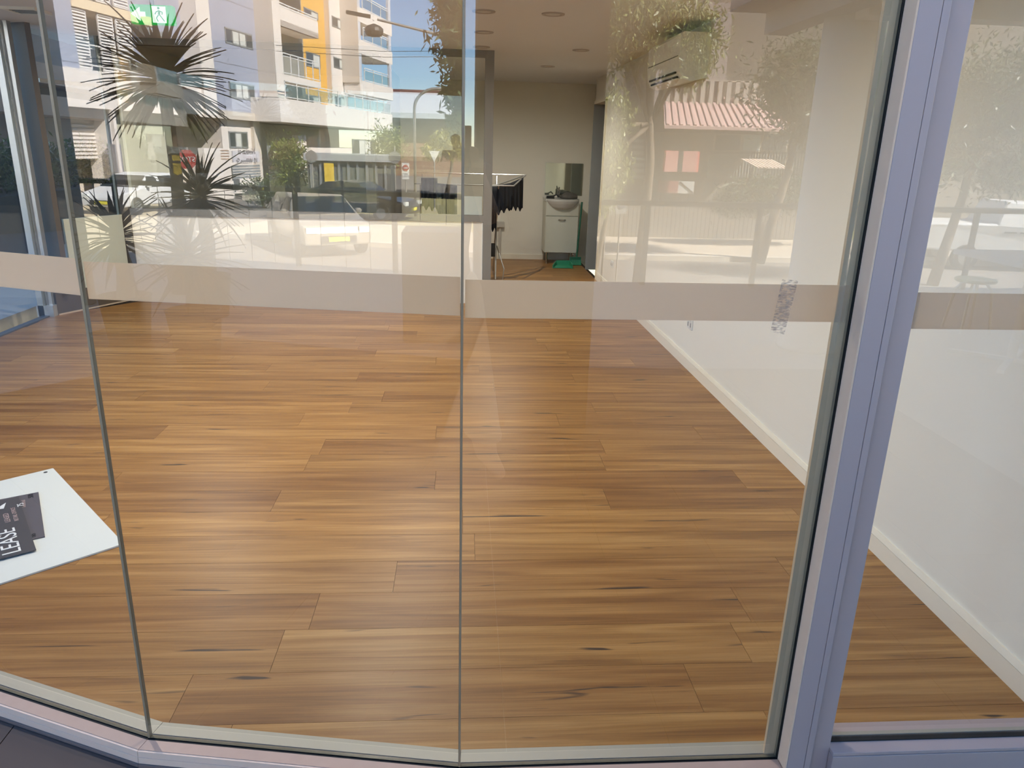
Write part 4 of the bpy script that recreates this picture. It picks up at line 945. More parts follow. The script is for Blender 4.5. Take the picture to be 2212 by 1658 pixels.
arc = [(q2[0], 30, ZR), (q2[0], 30, zt_ - 1.0)] + [(q2[0] + .85 * (1 - math.cos(a)), 30, zt_ - .75 + .75 * math.sin(a)) for a in np.linspace(.1, math.pi / 2, 8)] + [(q2[0] + 1.7, 30, zt_)]
MB().tube(arc, .055, 8).build('pole', GALV, t, M=M1, smooth=True); MB().bar((q2[0] + 1.7, 30, zt_), (q2[0] + 2.3, 30, zt_ + .02), .18, .08).build('lamp_head', DKL, t, M=M1)
for z, s_ in ((at(900, 103, 40)[2], 0), (at(900, 116, 40)[2], 1)):
    tag(MB().tube([(-9.5, 42, z + .1), (-4, 42, z), (6, 42, z + .4)], .012, 5).build('power_line', DKL, M=M1), ('upper' if s_ == 0 else 'lower') + ' of two thin power lines across the blue sky', 'power line')
# painted traffic-island edges on the road
for k, (r0_, lab) in enumerate(((0, 'outer curved white edge line of the traffic island'), (1, 'inner curved white edge line of the traffic island'))):
    pts_ = [atz(x, y, ZR) for x, y in (((798, 487), (815, 496), (838, 508), (866, 519), (900, 528)) if k == 0 else ((822, 482), (835, 490), (850, 499), (870, 508), (900, 516)))]
    m = MB(); vs = []
    for i, p in enumerate(pts_):
        d = nrm(pts_[min(i + 1, 4)] - pts_[max(i - 1, 0)]); n_ = np.array([-d[1], d[0], 0]) * .14
        for z_ in (.001, .06): vs += [p + n_ + [0, 0, z_], p - n_ + [0, 0, z_]]
    fs = []
    for i in range(4): a_ = 4 * i; fs += [(a_ + 2, a_ + 6, a_ + 7, a_ + 3), (a_, a_ + 1, a_ + 5, a_ + 4), (a_, a_ + 4, a_ + 6, a_ + 2), (a_ + 1, a_ + 3, a_ + 7, a_ + 5)]
    fs += [(0, 2, 3, 1), (16, 17, 19, 18)]
    tag(m.add(vs, fs).build('island_kerb', mat('white_kerb_paint', (236, 226, 210), .8), M=M1), lab, 'kerb')
# road signs
def sign_plate(px_, y0, y1, D, w, name, label, kind, M=M1):
    a, b = at(px_, y0, D), at(px_, y1, D); z1, z0 = a[2], b[2]; h_ = z1 - z0
    t = thing(name, (a[0], D, ZR), label, 'road sign', M=M)
    MB().tube([(a[0], D + .06, ZR), (a[0], D + .06, z1 + .05)], .03, 8).build('pole', GALV, t, M=M); return t, a[0], (z0 + z1) / 2, h_
RED = mat('sign_red', (170, 60, 56), .5); SWH = mat('sign_white', (214, 212, 206), .5); BACK = mat('sign_back', (150, 148, 142), .5, .3)
def disc(cx, y, cz, r, n=24, th=.01, ph=0):
    return flat([(cx + r * math.cos(ph + 2 * math.pi * i / n), cz + r * math.sin(ph + 2 * math.pi * i / n)) for i in range(n)], y, th)
t, x, z, h_ = sign_plate(402, 322, 366, 21, .6, 'stop_sign', 'red octagonal stop sign reflected below the yucca', 0)
disc(x, 21, z, h_ / 2, 8, .02, math.pi / 8).build('plate', RED, t, M=M1)
real_x = M1[:3, :3] @ np.array([-1., 0, 0])
text('lettering', 'STOP', h_ * .36, frame_m(rmap(M1, (x, 20.972, z)), real_x, [0, 0, 1]).tolist(), SWH, t, .002)
t, x, z, h_ = sign_plate(876, 352, 387, 30, .5, 'no_entry_sign', 'white sign with a red no-entry disc on a post', 0)
flat([(x - .14, z - h_ / 2), (x + .14, z - h_ / 2), (x + .14, z + h_ / 2), (x - .14, z + h_ / 2)], 30, .015).build('plate', SWH, t, M=M1)
disc(x, 29.98, z + h_ * .2, .12).build('red_disc', RED, t, M=M1); MB().box(x - .08, x + .08, 29.955, 29.968, z + h_ * .17, z + h_ * .23).build('white_bar', SWH, t, M=M1)
text('lettering', 'NO\nENTRY', .1, frame_m(rmap(M1, (x, 29.98, z - h_ * .25)), real_x, [0, 0, 1]).tolist(), mat('grey_lettering', (120, 112, 118)), t, .002)
for px_, y0, y1, D, lab in ((672, 326, 350, 32, 'round sign seen from behind beside the bright green shrub'), (852, 320, 360, 31, 'round sign seen from behind at the end of the grey enclosure')):
    t, x, z, h_ = sign_plate(px_, y0, y1, D, .5, 'road_sign', lab, 0); disc(x, D, z, .24, 20, .015).build('plate', BACK, t, M=M1)
for px_, y0, D, lab in ((938, 325, 32, 'white triangular give-way sign beside the glass joint'),):
    t, x, z, h_ = sign_plate(px_, y0, y0 + 24, D, .5, 'give_way_sign', lab, 0); flat([(x, z - .24), (x + .22, z + .2), (x - .22, z + .2)], D, .015).build('plate', SWH, t, M=M1)

# ---------------------------------------------------------------- cars
def car(loc, yaw, M, paint, label, kind='hatch', name='car'):
    """nose towards local -y; local x across"""
    T_ = M @ rotz_m(yaw, loc); t = thing(name, loc, label, 'car', 'parked cars', M=M)
    Lh, Wd = 2.05, .86; Hh = 1.46 if kind == 'hatch' else 1.42
    if kind == 'hatch': prof = [(-2.05, .32), (-2.08, .62), (-1.98, .80), (-1.1, .96), (-.35, 1.40), (.2, 1.47), (1.2, 1.44), (1.85, 1.0), (2.0, .85), (2.02, .35)]
    elif kind == 'sedan': prof = [(-2.2, .3), (-2.22, .6), (-2.1, .74), (-1.05, .92), (-.25, 1.36), (.35, 1.42), (1.0, 1.36), (1.6, .98), (2.2, .92), (2.25, .35)]
    else: prof = [(-2.4, .4), (-2.42, .85), (-2.3, 1.05), (-1.2, 1.14), (-.6, 1.72), (.5, 1.76), (.7, 1.2), (2.4, 1.18), (2.45, .5)]
    n = len(prof); vs = []
    for s_ in (-1, 1):
        for y, z in prof: vs.append((s_ * (Wd - (.17 if z > 1.2 else .04 if z < .5 else 0)), y, z))
    fs = [tuple(range(n)), tuple(range(2 * n - 1, n - 1, -1))] + [(i, n + i, n + (i + 1) % n, (i + 1) % n) for i in range(n)]
    body = MB().add(vs, fs).build('body', paint, t, M=T_, bevel=.05)
    G = mat('car_glass', (34, 40, 44), .06); BT = mat('tyre', (24, 24, 24), .8); HB = mat('wheel_hub', (170, 170, 168), .35, .6); LT = mat('headlamp', (230, 232, 226), .1)
    iw = 3 if kind != 'ute' else 3
    a, b = prof[iw], prof[iw + 1]
    def lerp(f, s_): y = a[0] + (b[0] - a[0]) * f; z = a[1] + (b[1] - a[1]) * f; return (s_ * (.78 - .14 * f), y - .02, z + .015)
    w_ = [lerp(.06, -1), lerp(.06, 1), lerp(.94, 1), lerp(.94, -1)]
    MB().add(w_ + [(p[0], p[1] + .03, p[2] - .03) for p in w_], [(3, 2, 1, 0), (4, 5, 6, 7), (0, 1, 5, 4), (1, 2, 6, 5), (2, 3, 7, 6), (3, 0, 4, 7)]).build('windscreen', G, t, M=T_)
    ys = (prof[iw + 1][0] + .05, prof[iw + 2][0] + .35, (prof[iw + 3][0] - .1) if kind != 'ute' else prof[iw + 2][0])
    for s_ in (-1, 1):
        for y0, y1 in ((prof[iw][0] + .35, .12), (.2, ys[2])):
            if y1 - y0 < .2: continue
            zt_ = 1.36 if kind != 'ute' else 1.62
            q_ = [(s_ * .872, y0, .98), (s_ * .872, y1, .98), (s_ * .715, y1 - .12, zt_), (s_ * .715, y0 + .32 if y0 < 0 else y0, zt_)]
            MB().add(q_ + [(p[0] - s_ * .04, p[1], p[2]) for p in q_], [(3, 2, 1, 0), (4, 5, 6, 7), (0, 1, 5, 4), (1, 2, 6, 5), (2, 3, 7, 6), (3, 0, 4, 7)]).build('side_window', G, t, M=T_)
        MB().lathe([(.03, 0), (.08, .02), (.09, .08), (.05, .12)], (s_ * .98, prof[iw][0] + .42, .98), 10).build('wing_mirror', paint, t, M=T_)
        MB().box(s_ * .52, s_ * .80, prof[1][0] - .012, prof[1][0] + .08, .62, .76).build('headlamp', LT, t, M=T_)
        for y in (-1.3, 1.32):
            m = MB(); m.lathe([(.20, -.1), (.31, -.1), (.33, -.05), (.33, .05), (.31, .1), (.2, .1)], (0, 0, 0), 20); m.v = [(s_ * .80 + c_, y + a_, .33 + b_) for a_, b_, c_ in m.v]
            wh = m.build('wheel', BT, t, M=T_); m = MB(); m.lathe([(.19, -.105), (.19, .105)], (0, 0, 0), 14); m.v = [(s_ * .80 + c_, y + a_, .33 + b_) for a_, b_, c_ in m.v]; m.build('hub', HB, wh, M=T_)
    MB().box(-.45, .45, prof[1][0] - .015, prof[1][0] + .05, .40, .55).build('grille', mat('black_plastic', (24, 24, 22)), t, M=T_)
    MB().box(-.26, .26, prof[1][0] - .03, prof[1][0] - .016, .42, .53).build('number_plate', mat('yellow_plate', (226, 214, 60), .5), t, M=T_)
    return t
SILV = mat('champagne_car_paint', (176, 166, 148), .25, .3); DKC = mat('dark_car_paint', (46, 44, 46), .25, .2); WHC = mat('white_car_paint', (226, 226, 224), .3)
c_ = at(682, 500, 20.5); car((c_[0], 20.5, ZR), math.radians(26), M1, SILV, 'pale hatchback facing the shop in the second pane')
c_ = at(775, 455, 29); car((c_[0], 29, ZR), math.radians(72), M1, DKC, 'dark sedan parked behind the pale hatchback', 'sedan')
c_ = at(2175, 500, 19); car((c_[0], 19, ZR), math.radians(80), M3, WHC, 'white utility vehicle reflected in the rightmost pane', 'ute')
c_ = fp((gu0 + gu1) / 2 - 1.3, 2.3, 0); car((c_[0], c_[1], ZR), math.radians(-14.5), M1, WHC, 'white car parked in front of the louvred garage', 'hatch')

# ---------------------------------------------------------------- house across the road in the third pane
DH = 26.0
def hp(x, y, D=DH): return at(x, y, D)
hs = thing('house', (hp(1560, 400)[0], DH + 3, ZR), 'timber house with a pink tiled awning, reflected in the third pane', 'building', M=M2)
def hbox(x0, y0, x1, y1, D, th, mt, nm, par=None, base=False):
    a, b = hp(x0, y0, D), hp(x1, y1, D); return MB().box(a[0], b[0], D, D + th, ZR if base else b[2], a[2]).build(nm, mt, par or hs, M=M2)
HW = mat('grey_weatherboard', (120, 112, 102), .85, var=.08, scale=1); HD = mat('dark_eave', (84, 78, 72), .85); PINK = mat('pink_terracotta', (206, 170, 160), .8, var=.14, scale=2, stretch=(3, 1, 1))
hbox(1300, -260, 1900, 600, DH + 1.4, 5, HW, 'wall', base=True)
hbox(1430, 0, 1560, 240, DH + 1.0, .4, mat('mauve_render', (166, 152, 146), .85), 'upper_wall')
a, b = hp(1425, 278), hp(1780, 226)
MB().add([(a[0], DH - .6, a[2]), (b[0], DH - .6, a[2]), (b[0] - .3, DH + 1.4, b[2] + .1), (a[0] + .4, DH + 1.4, b[2] + .1), (a[0], DH - .6, a[2] + .1), (b[0], DH - .6, a[2] + .1), (b[0] - .3, DH + 1.4, b[2] + .2), (a[0] + .4, DH + 1.4, b[2] + .2)], [(3, 2, 1, 0), (4, 5, 6, 7), (0, 1, 5, 4), (1, 2, 6, 5), (2, 3, 7, 6), (3, 0, 4, 7)]).build('awning', PINK, hs, M=M2)
for k in range(24):
    f = (k + .5) / 24; xa = a[0] + (b[0] - a[0]) * f; xb = a[0] + .4 + (b[0] - .3 - a[0] - .4) * f
    MB().bar((xa, DH - .58, a[2] + .12), (xb, DH + 1.4, b[2] + .22), .09, .06).build('awning_rib', PINK, hs, M=M2)
hbox(1360, 280, 1830, 296, DH - .55, .3, HD, 'fascia')
for k in range(12): hbox(1442 + k * 18.6, 175, 1446 + k * 18.6, 226, DH + .9, .08, mat('pale_baluster', (196, 182, 166), .7), 'baluster')
hbox(1440, 172, 1652, 176, DH + .9, .08, mat('pale_baluster', (196, 182, 166)), 'balcony_rail')
for x0, x1 in ((1545, 1600), (1605, 1642), (1648, 1700), (1712, 1745), (1752, 1778)):
    w_ = hbox(x0, 288, x1, 328, DH + 1.3, .1, mat('pale_window_frame', (170, 162, 150), .7), 'window'); hbox(x0 + 3, 291, (x0 + x1) / 2 - 1, 325, DH + 1.27, .06, DGL if x0 != 1605 else mat('pale_blue_pane', (150, 172, 176), .3), 'pane', w_); hbox((x0 + x1) / 2 + 1, 291, x1 - 3, 325, DH + 1.27, .06, DGL if x0 != 1605 else mat('pale_blue_pane', (150, 172, 176)), 'pane', w_)
for k in range(46): hbox(1532 + k * 6, 332, 1535.5 + k * 6, 385, DH + 1.32, .08, mat('pale_batten', (158, 160, 154), .7), 'batten')
dp = hbox(1436, 325, 1508, 372, DH - .9, .06, mat('coral_shutter', (226, 104, 88), .7), 'shutter')
for k in range(12): hbox(1439 + k * 5.7, 326, 1441 + k * 5.7, 371, DH - .93, .03, mat('pale_coral_bar', (226, 160, 146), .7), 'bar', dp)
hbox(1468, 325, 1473, 372, DH - .94, .05, HD, 'shutter_gap', dp)
hbox(1430, 140, 1436, 0, DH + .9, .1, HD, 'downpipe') if False else None
for k in range(7): hbox(1365, 300 + k * 13, 1391, 308 + k * 13, DH + 1.2, .1, mat('pale_louvre', (176, 174, 166), .7), 'louvre_blade')
yb = hp(1421, 328); tag(MB().box(*hp(1421, 328)[[0]], hp(1439, 342)[0], DH - .9, DH - .84, hp(1421, 342)[2], yb[2]).build('wall_sign', mat('yellow_sign_plate', (220, 190, 96), .6), M=M2), 'small yellow sign beside the coral shutters', 'sign')
r0, r1 = hp(1424, 390, 25.5), hp(1498, 418, 25.5)
t = thing('sign_board', ((r0[0] + r1[0]) / 2, 25.5, ZR), 'red and white notice board with a diagonal line below the coral shutters', 'sign', M=M2)
MB().box(r0[0], r0[0] + (r1[0] - r0[0]) * .55, 25.5, 25.56, r1[2], r0[2]).build('red_panel', mat('faded_red_panel', (166, 104, 98), .7), t, M=M2)
wp = MB().box(r0[0] + (r1[0] - r0[0]) * .55, r1[0], 25.5, 25.56, r1[2], r0[2]).build('white_panel', SWH, t, M=M2)
MB().bar((r0[0] + (r1[0] - r0[0]) * .58, 25.49, r0[2] - .03), (r1[0] - .03, 25.49, r1[2] + .03), .05, .012, up=(0, 1, 0)).build('diagonal_stripe', HD, wp, M=M2)
for s_ in (.1, .9): MB().bar((r0[0] + (r1[0] - r0[0]) * s_, 25.56, ZR), (r0[0] + (r1[0] - r0[0]) * s_, 25.56, r0[2]), .05).build('leg', HD, t, M=M2)
# play hut with striped roof in front of the house
g0, g1 = hp(1605, 345, 25), hp(1690, 364, 25)
t = thing('striped_canopy', ((g0[0] + g1[0]) / 2, 24, ZR), 'small stall with a slanted cream striped roof', 'canopy', M=M2)
for k in range(9):
    f0, f1 = k / 9, (k + .62) / 9; x0_, x1_ = g0[0] + (g1[0] - g0[0]) * f0 * .8, g0[0] + (g1[0] - g0[0]) * f1 * .8
    d_ = (g1[0] - g0[0]) * .2; vs = [(x0_ + d_, 24.4, g1[2]), (x1_ + d_, 24.4, g1[2]), (x1_, 25.2, g0[2]), (x0_, 25.2, g0[2])]
    MB().add(vs + [(p[0], p[1], p[2] + .04) for p in vs], [(3, 2, 1, 0), (4, 5, 6, 7), (0, 1, 5, 4), (1, 2, 6, 5), (2, 3, 7, 6), (3, 0, 4, 7)]).build('roof_strip', mat('cream_strip', (230, 206, 184), .7), t, M=M2)
for x_ in (g0[0] + .15, g1[0] - .1): MB().bar((x_, 24.6, ZR), (x_, 24.6, g1[2]), .08).build('post', HD, t, M=M2)
# fence of the house plot
t = thing('timber_fence', (hp(1550, 500, 21.6)[0], 21.6, ZR), 'low grey paling fence along the far footpath', 'fence', M=M2)
f0, f1 = hp(1280, 505, 23.6), hp(1830, 505, 23.6); zf = hp(1550, 440, 23.6)[2]; FW = mat('weathered_paling', (132, 124, 112), .9, var=.15, scale=3)
n = 60
for k in range(n): x_ = f0[0] + (f1[0] - f0[0]) * k / n; MB().box(x_, x_ + (f1[0] - f0[0]) / n - .012, 23.6, 23.63, ZR + .05, zf - .02 * (k % 3)).build('paling', FW, t, M=M2)
MB().box(f0[0], f1[0], 23.63, 23.7, zf - .35, zf - .25).build('rail', FW, t, M=M2)
# orange disc sign and two notices on posts
o_ = at(1312, 408, 13.0); r_ = 13 / 1600 * 13.0 * 1.03
t = thing('disc_sign', (o_[0], 13.0, ZR), 'round orange sign with a dark numeral, reflected left of the house', 'sign', M=M2)
disc(o_[0], 13.0, o_[2], r_, 28, .012).build('plate', mat('orange_sign', (226, 176, 110), .5), t, M=M2)
MB().tube([(o_[0], 13.04, ZR), (o_[0], 13.04, o_[2])], .02, 6).build('pole', GALV, t, M=M2)
text('numeral', '2', r_ * 1.75, frame_m(rmap(M2, (o_[0], 12.984, o_[2])), [-1, 0, 0], [0, 0, 1]).tolist(), mat('olive_numeral', (84, 78, 60), .6), t, .002)
for x0, x1, lab, wh in ((1300, 1322, 'pale notice with a blue disc and white foot, left of a pair', True), (1331, 1353, 'pale notice with a grey disc, right of a pair', False)):
    a, b = at(x0, 430, 12.9), at(x1, 463, 12.9)
    t = thing('notice', ((a[0] + b[0]) / 2, 12.9, ZR), lab, 'notice', M=M2)
    MB().box(a[0], b[0], 12.9, 12.91, b[2], a[2]).build('plate', mat('notice_grey', (176, 176, 172), .6), t, M=M2)
    disc((a[0] + b[0]) / 2, 12.898, a[2] - (a[2] - b[2]) * .36, (b[0] - a[0]) * .36, 20, .004).build('blue_disc', mat('notice_blue', (112, 116, 130), .6), t, M=M2)
    MB().box(a[0] + .01, b[0] - .01, 12.89, 12.898, b[2] + .01, b[2] + (a[2] - b[2]) * (.28 if wh else .2)).build('foot_panel', SWH if wh else mat('notice_pale', (190, 188, 180), .6), t, M=M2)
    MB().tube([((a[0] + b[0]) / 2, 12.93, ZR), ((a[0] + b[0]) / 2, 12.93, a[2])], .015, 6).build('pole', GALV, t, M=M2)
# trees of the third and fifth pane
c = at(1400, 70, 15)
tree((at(1382, 560, 15)[0], 15, ZR), [(c[0], 15, c[2], 1.2, 1.0, .75), (c[0] + .7, 15, c[2] - .1, .75, .8, .8), (c[0] - .7, 15, c[2] + .2, .7, .7, .7), (c[0] + .85, 15, c[2] - .55, .45, .5, .45), (c[0] - .85, 14.6, c[2] - 1.9, .32, .4, .7), (c[0] - .6, 14.8, c[2] - 2.5, .3, .4, .6)], 20000, .06, LEAFG, M2, 'gum tree with fine sunlit leaves, reflected over the air conditioner', .13, 31, .5)
c = at(1322, 250, 12.2)
tree((c[0] - .25, 12.2, ZR), [(c[0], 12.2, c[2], .34, .3, .42), (c[0] + .05, 12.2, c[2] - .75, .30, .3, .45), (c[0] - .1, 12.2, c[2] - 1.25, .22, .25, .3)], 5200, .05, LEAFG, M2, 'slender young gum with drooping sunlit leaves beside the doorway', .06, 36, .8)
c = at(1740, 185, 19)
tree((at(1640, 560, 19)[0], 19, ZR), [(c[0], 19, c[2], 1.3, 1.2, 1.1), (c[0] + 1.2, 19, c[2] + .2, 1.0, 1.0, .9), (c[0] + .4, 19, c[2] - 1.0, .8, .8, .5)], 16000, .08, LEAFD, M2, 'dark dense tree reflected right of the house', .15, 32)
c = at(1660, 400, 22)
shrub((c[0], 22, ZR), [(c[0], 22, c[2] - .3, 1.3, .8, .6), (c[0] + 1.5, 22, c[2] - .2, 1.2, .8, .6), (c[0] - 1.0, 22, c[2] - .5, .7, .6, .5)], 9000, .08, LEAFD, M2, 'dark sprawling shrub behind the paling fence', 33)
c = at(2120, 230, 16)
tree((c[0] - .3, 16, ZR), [(c[0], 16, c[2], 1.1, 1.1, 1.3), (c[0] + 1.1, 16, c[2] + .2, 1.0, 1.0, 1.2), (c[0] - .6, 16, c[2] - 1.0, .7, .8, .7), (c[0] + .8, 16, c[2] - 1.3, .8, .8, .6)], 14000, .07, LEAFD, M3, 'dark leafy tree reflected in the rightmost pane', .13, 34)
# backdrop building so that the rightmost panes do not look at empty sky
tag(MB().box(hp(1880, 300, 33)[0], hp(2400, 300, 33)[0], 33, 40, ZR, 16).build('office_block', mat('dull_brick_block', (132, 122, 112), .9, var=.1, scale=1), M=M2), 'plain dull brick block behind the trees at the right', 'building')
# cafe furniture in the rightmost pane
s_ = at(2108, 604, 6.6); zs_ = s_[2]
t = thing('cafe_stool', (s_[0], 6.6, .002), 'lime green round stool with pale legs, reflected in the rightmost pane', 'stool', M=M3)
MB().lathe([(.0, 0), (.165, .0), (.178, .012), (.175, .03), (.0, .036)], (s_[0], 6.6, zs_ - .02), 28).build('seat', mat('lime_plastic', (196, 206, 140), .4), t, M=M3)
for k in range(4):
    a_ = math.pi / 4 + k * math.pi / 2; dx, dy = math.cos(a_), math.sin(a_)
    MB().tube([(s_[0] + .09 * dx, 6.6 + .09 * dy, zs_ - .02), (s_[0] + .15 * dx, 6.6 + .15 * dy, zs_ - .10), (s_[0] + .20 * dx, 6.6 + .2 * dy, .003)], .013, 8).build('leg', mat('pale_steel', (190, 188, 182)), t, M=M3)
q_ = at(2112, 548, 5.6)
t = thing('cafe_table', (q_[0] + .45, 5.5, .002), 'white square cafe table, reflected at the right edge', 'table', M=M3)
MB().box(q_[0], q_[0] + .8, 5.1, 5.9, q_[2] - .04, q_[2]).build('table_top', mat('white_laminate_top', (226, 220, 214), .4), t, M=M3, bevel=.006)
MB().tube([(q_[0] + .4, 5.5, .02), (q_[0] + .4, 5.5, q_[2] - .04)], .035, 12).build('pedestal', mat('white_laminate_top', (226, 220, 214)), t, M=M3)
for dx, dy in ((.32, .32), (-.32, .32), (.32, -.32), (-.32, -.32)): MB().bar((q_[0] + .4, 5.5, .03), (q_[0] + .4 + dx, 5.5 + dy, .018), .05, .03).build('foot', mat('white_laminate_top', (226, 220, 214)), t, M=M3)

# ---------------------------------------------------------------- beyond the glazed left side
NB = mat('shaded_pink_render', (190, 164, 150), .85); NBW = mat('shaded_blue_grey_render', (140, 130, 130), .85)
nbg = thing('neighbour_building', (-11, 15, -.06), 'shaded neighbouring building with pink slabs beyond the left glass', 'building')
MB().box(-14, -9.2, 9, 24, -.06, 9).build('wall', NBW, nbg)
for z in (1.95, 2.55, 5.0): MB().box(-9.2, -8.3, 8.6, 24, z, z + .38).build('floor_slab', NB, nbg)
t = thing('hedge', (-6.7, 11, -.06), 'clipped dark hedge in a planter beyond the left glass', 'hedge')
MB().box(-7.2, -6.2, 8.2, 15, -.06, .75).build('planter', mat('dark_planter_wall', (58, 56, 56), .8), t)
foliage('leaves', [(-6.7, 9 + k * 1.1, 1.05, .45, .75, .42) for k in range(6)], 9000, .06, LEAFD, t, I4, 41)
# added wall, blocks bright sky from the reflection at the far left
tag(MB().box(-13.8, -13.4, -6, 6, 0, 4.2).build('wall_sky_block', mat('sky_block_render', (140, 128, 114), .85)), kind='structure')

# ---------------------------------------------------------------- the photographer, standing behind the lens
def person():
    t = thing('person', (-.12, -.42, .002), 'photographer in a dark top and pale trousers holding up a phone', 'person')
    W0 = np.array(t['_w'])
    J = dict(pel=(-.12, -.44, .93), wst=(-.12, -.44, 1.10), chs=(-.12, -.44, 1.33), nck=(-.12, -.43, 1.50),
             lh=(-.03, -.44, .90), lk=(.06, -.42, .48), la=(.13, -.44, .10), lt=(.19, -.30, .042),
             rh=(-.21, -.44, .90), rk=(-.24, -.42, .48), ra=(-.26, -.44, .10), rt=(-.28, -.29, .042),
             ls=(.06, -.43, 1.42), le=(.14, -.30, 1.22), lw=(.06, -.10, 1.46), rs=(-.30, -.43, 1.42), re=(-.36, -.28, 1.22), rw=(-.10, -.10, 1.46), hb=(-.12, -.42, 1.58))
    R_ = dict(pel=.15, wst=.135, chs=.16, nck=.06, lh=.105, lk=.075, la=.058, lt=.04, rh=.105, rk=.075, ra=.058, rt=.04, ls=.075, le=.05, lw=.034, rs=.075, re=.05, rw=.034, hb=.055)
    E_ = [('pel', 'wst'), ('wst', 'chs'), ('chs', 'nck'), ('nck', 'hb'), ('pel', 'lh'), ('lh', 'lk'), ('lk', 'la'), ('la', 'lt'), ('pel', 'rh'), ('rh', 'rk'), ('rk', 'ra'), ('ra', 'rt'), ('chs', 'ls'), ('ls', 'le'), ('le', 'lw'), ('chs', 'rs'), ('rs', 're'), ('re', 'rw')]
    def skin(name, keys, edges, mt, root, add=0.0):
        idx = {k: i for i, k in enumerate(keys)}; me = bpy.data.meshes.new(name)
        me.from_pydata([tuple(np.array(J[k]) - W0) for k in keys], [(idx[a], idx[b]) for a, b in edges], [])
        o = bpy.data.objects.new(name, me); COL.objects.link(o); o.parent = t; o['_w'] = tuple(W0)
        sk = o.modifiers.new('skin', 'SKIN'); sk.use_smooth_shade = True
        if not me.skin_vertices: me.attributes.new('skin', 'FLOAT', 'POINT')
        for k in keys:
            v = me.skin_vertices[0].data[idx[k]]; v.radius = (R_[k] + add, R_[k] + add); v.use_root = k == root
        s = o.modifiers.new('sub', 'SUBSURF'); s.levels = 2; s.render_levels = 2; me.materials.append(mt); return o
    return t, J, R_, E_, skin
SKIN = mat('skin', (206, 160, 132), .5)
pt, J, R_, E_, skin_ = person()
def capsule(pts, rs, name, mt, n=14):
    """closed tapering surface through the joints"""
    pts = [np.array(p, float) for p in pts]; out = []; rr = []
    d0 = nrm(pts[0] - pts[1]); d1 = nrm(pts[-1] - pts[-2])
    for f in (1.0, .8, .45): out.append(pts[0] + d0 * rs[0] * f); rr.append(rs[0] * math.sqrt(max(.0004, 1 - f * f)))
    for i in range(len(pts)):
        out.append(pts[i]); rr.append(rs[i])
        if i < len(pts) - 1:
            for f in (.33, .67): out.append(pts[i] * (1 - f) + pts[i + 1] * f); rr.append(rs[i] * (1 - f) + rs[i + 1] * f)
    for f in (.45, .8, 1.0): out.append(pts[-1] + d1 * rs[-1] * f); rr.append(rs[-1] * math.sqrt(max(.0004, 1 - f * f)))
    return MB().tube(out, rr, n)
# one continuous body mesh: limbs, trunk, neck and head fused by a voxel remesh
body = MB()
def addcap(keys, rs=None):
    m = capsule([J[k] for k in keys], rs or [R_[k] for k in keys], '', None); body.add(m.v, m.f)
addcap(('pel', 'wst', 'chs')); addcap(('chs', 'nck', 'hb'), [.13, .06, .055]); addcap(('ls', 'chs', 'rs'), [.075, .13, .075]); addcap(('lh', 'pel', 'rh'), [.11, .13, .11])
for k in ('l', 'r'): addcap((k + 'h', k + 'k', k + 'a')); addcap((k + 'a', k + 't'), [.05, .035]); addcap((k + 's', k + 'e', k + 'w'))
hd = (-.12, -.40, 1.66)
m = MB().lathe([(.0, -.135), (.035, -.125), (.06, -.10), (.074, -.05), (.08, .0), (.082, .05), (.07, .095), (.04, .12), (.0, .128)], (0, 0, 0), 20); body.add([(hd[0] + a, hd[1] + b * 1.2, hd[2] + c) for a, b, c in m.v], m.f)
m = capsule([(hd[0], hd[1] + .095, hd[2] + .01), (hd[0], hd[1] + .118, hd[2] - .03)], [.010, .016], '', None, 8); body.add(m.v, m.f)
for s_ in (-1, 1):
    m = MB().lathe([(.0, -.03), (.016, -.02), (.02, .0), (.016, .025), (.0, .032)], (0, 0, 0), 10); body.add([(hd[0] + s_ * .083 + a * .5, hd[1] - .005 + b, hd[2] - .01 + c) for a, b, c in m.v], m.f)
    wr = np.array(J[('l' if s_ > 0 else 'r') + 'w']); ph = np.array([s_ * .045, -.035, 1.50])
    m = capsule([wr, (wr + ph) / 2 + [s_ * .012, 0, 0], ph], [.034, .036, .026], '', None); body.add(m.v, m.f)
    for k, ln in enumerate((.070, .078, .074, .060)):
        b_ = ph + [s_ * .012, .012 - k * .004, .028 - k * .017]; m = capsule([b_, b_ + [s_ * .008, .018, ln * .2], b_ + [-s_ * .012, .026, ln * .35], b_ + [-s_ * .03, .018, ln * .4]], [.0095, .009, .0085, .0075], '', None, 8); body.add(m.v, m.f)
    m = capsule([ph + [0, -.01, -.01], ph + [-s_ * .01, -.03, .03], ph + [-s_ * .028, -.032, .05]], [.012, .011, .009], '', None, 8); body.add(m.v, m.f)
def dress_mat():
    m_ = bpy.data.materials.new('clothed_body'); m_.use_nodes = True; t = m_.node_tree; b = t.nodes['Principled BSDF']; b.inputs['Base Color'].default_value = (*lin((206, 160, 132)), 1); b.inputs['Roughness'].default_value = .55; return m_
bo = body.build('body', SKIN, pt, smooth=True)
rm = bo.modifiers.new('fuse', 'REMESH'); rm.mode = 'VOXEL'; rm.voxel_size = .011; rm.use_smooth_shade = True
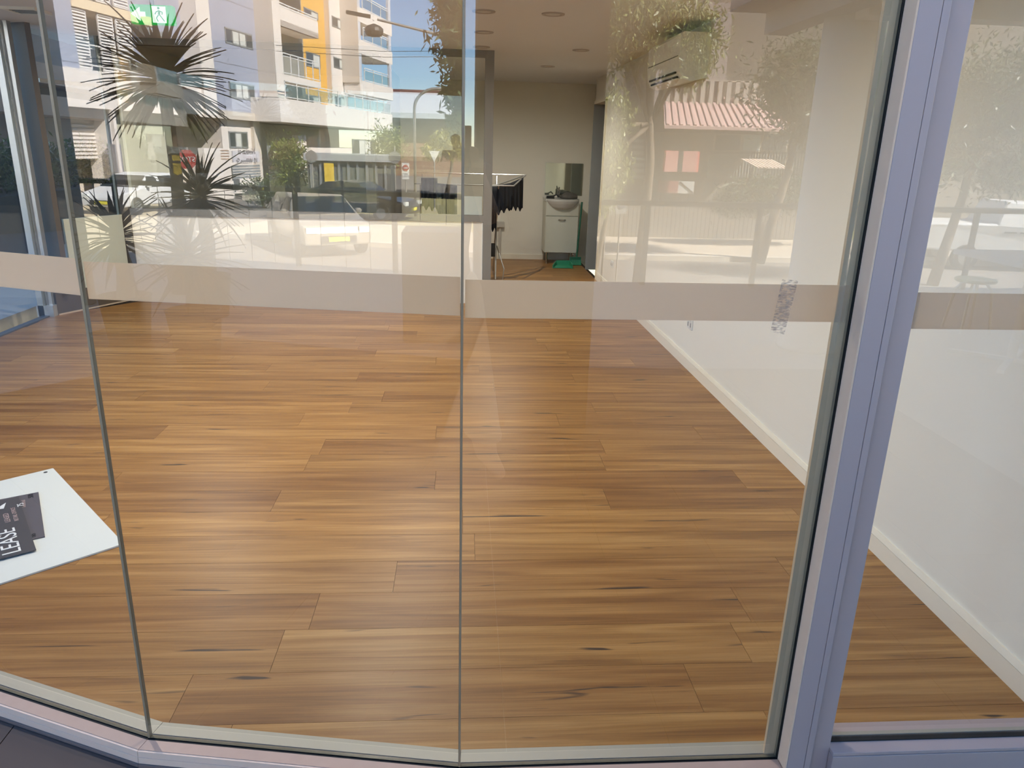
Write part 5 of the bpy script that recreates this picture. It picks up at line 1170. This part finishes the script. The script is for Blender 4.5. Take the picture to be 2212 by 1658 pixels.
sm = bo.modifiers.new('smooth', 'SMOOTH'); sm.iterations = 4
def shell(keys, grow, name, mt, rs=None, cut=None):
    m = MB()
    for ks in keys:
        mm = capsule([J[k] for k in ks], [R_[k] + grow for k in ks] if rs is None else rs, '', None, 18); m.add(mm.v, mm.f)
    if cut: m.v = [(a, b, max(cut[0], min(cut[1], c))) for a, b, c in m.v]
    o = m.build(name, mt, pt, smooth=True); r_ = o.modifiers.new('fuse', 'REMESH'); r_.mode = 'VOXEL'; r_.voxel_size = .012; r_.use_smooth_shade = True; return o
shell((('pel', 'wst', 'chs'), ('ls', 'chs', 'rs'), ('ls', 'le'), ('rs', 're')), .022, 'shirt', mat('dark_navy_top', (44, 44, 52), .9, var=.15, scale=12), cut=(.88, 1.49))
shell((('lh', 'pel', 'rh'), ('lh', 'lk', 'la'), ('rh', 'rk', 'ra')), .028, 'trousers', mat('pale_linen', (214, 196, 172), .9, var=.1, scale=10), cut=(.17, 1.04))
m = MB().lathe([(.0, .14), (.05, .13), (.086, .10), (.098, .04), (.094, -.02), (.08, -.06), (.0, -.06)], (0, 0, 0), 20); m.v = [(hd[0] + a, hd[1] - .035 + b * 1.15, hd[2] + c) for a, b, c in m.v]
m.build('hair', mat('dark_hair', (40, 30, 24), .6, var=.2, scale=30, stretch=(6, 6, .6)), pt, smooth=True)
for s_ in (-1, 1):
    m = MB().lathe([(.0, -.012), (.010, -.006), (.012, 0), (.010, .006), (.0, .012)], (0, 0, 0), 10); m.v = [(hd[0] + s_ * .032 + a, hd[1] + .083 + b * .6, hd[2] + .012 + c) for a, b, c in m.v]; m.build('eye', mat('dark_eye', (40, 34, 30), .2), pt)
MB().bar((hd[0] - .025, hd[1] + .092, hd[2] - .065), (hd[0] + .025, hd[1] + .092, hd[2] - .065), .012, .010).build('mouth', mat('lip', (168, 104, 92), .5), pt)
tag(MB().box(-.038, .038, -.018, -.009, 1.475, 1.63).build('phone', mat('black_phone', (20, 20, 22), .2), bevel=.003), 'black phone held upright by the photographer', 'phone')
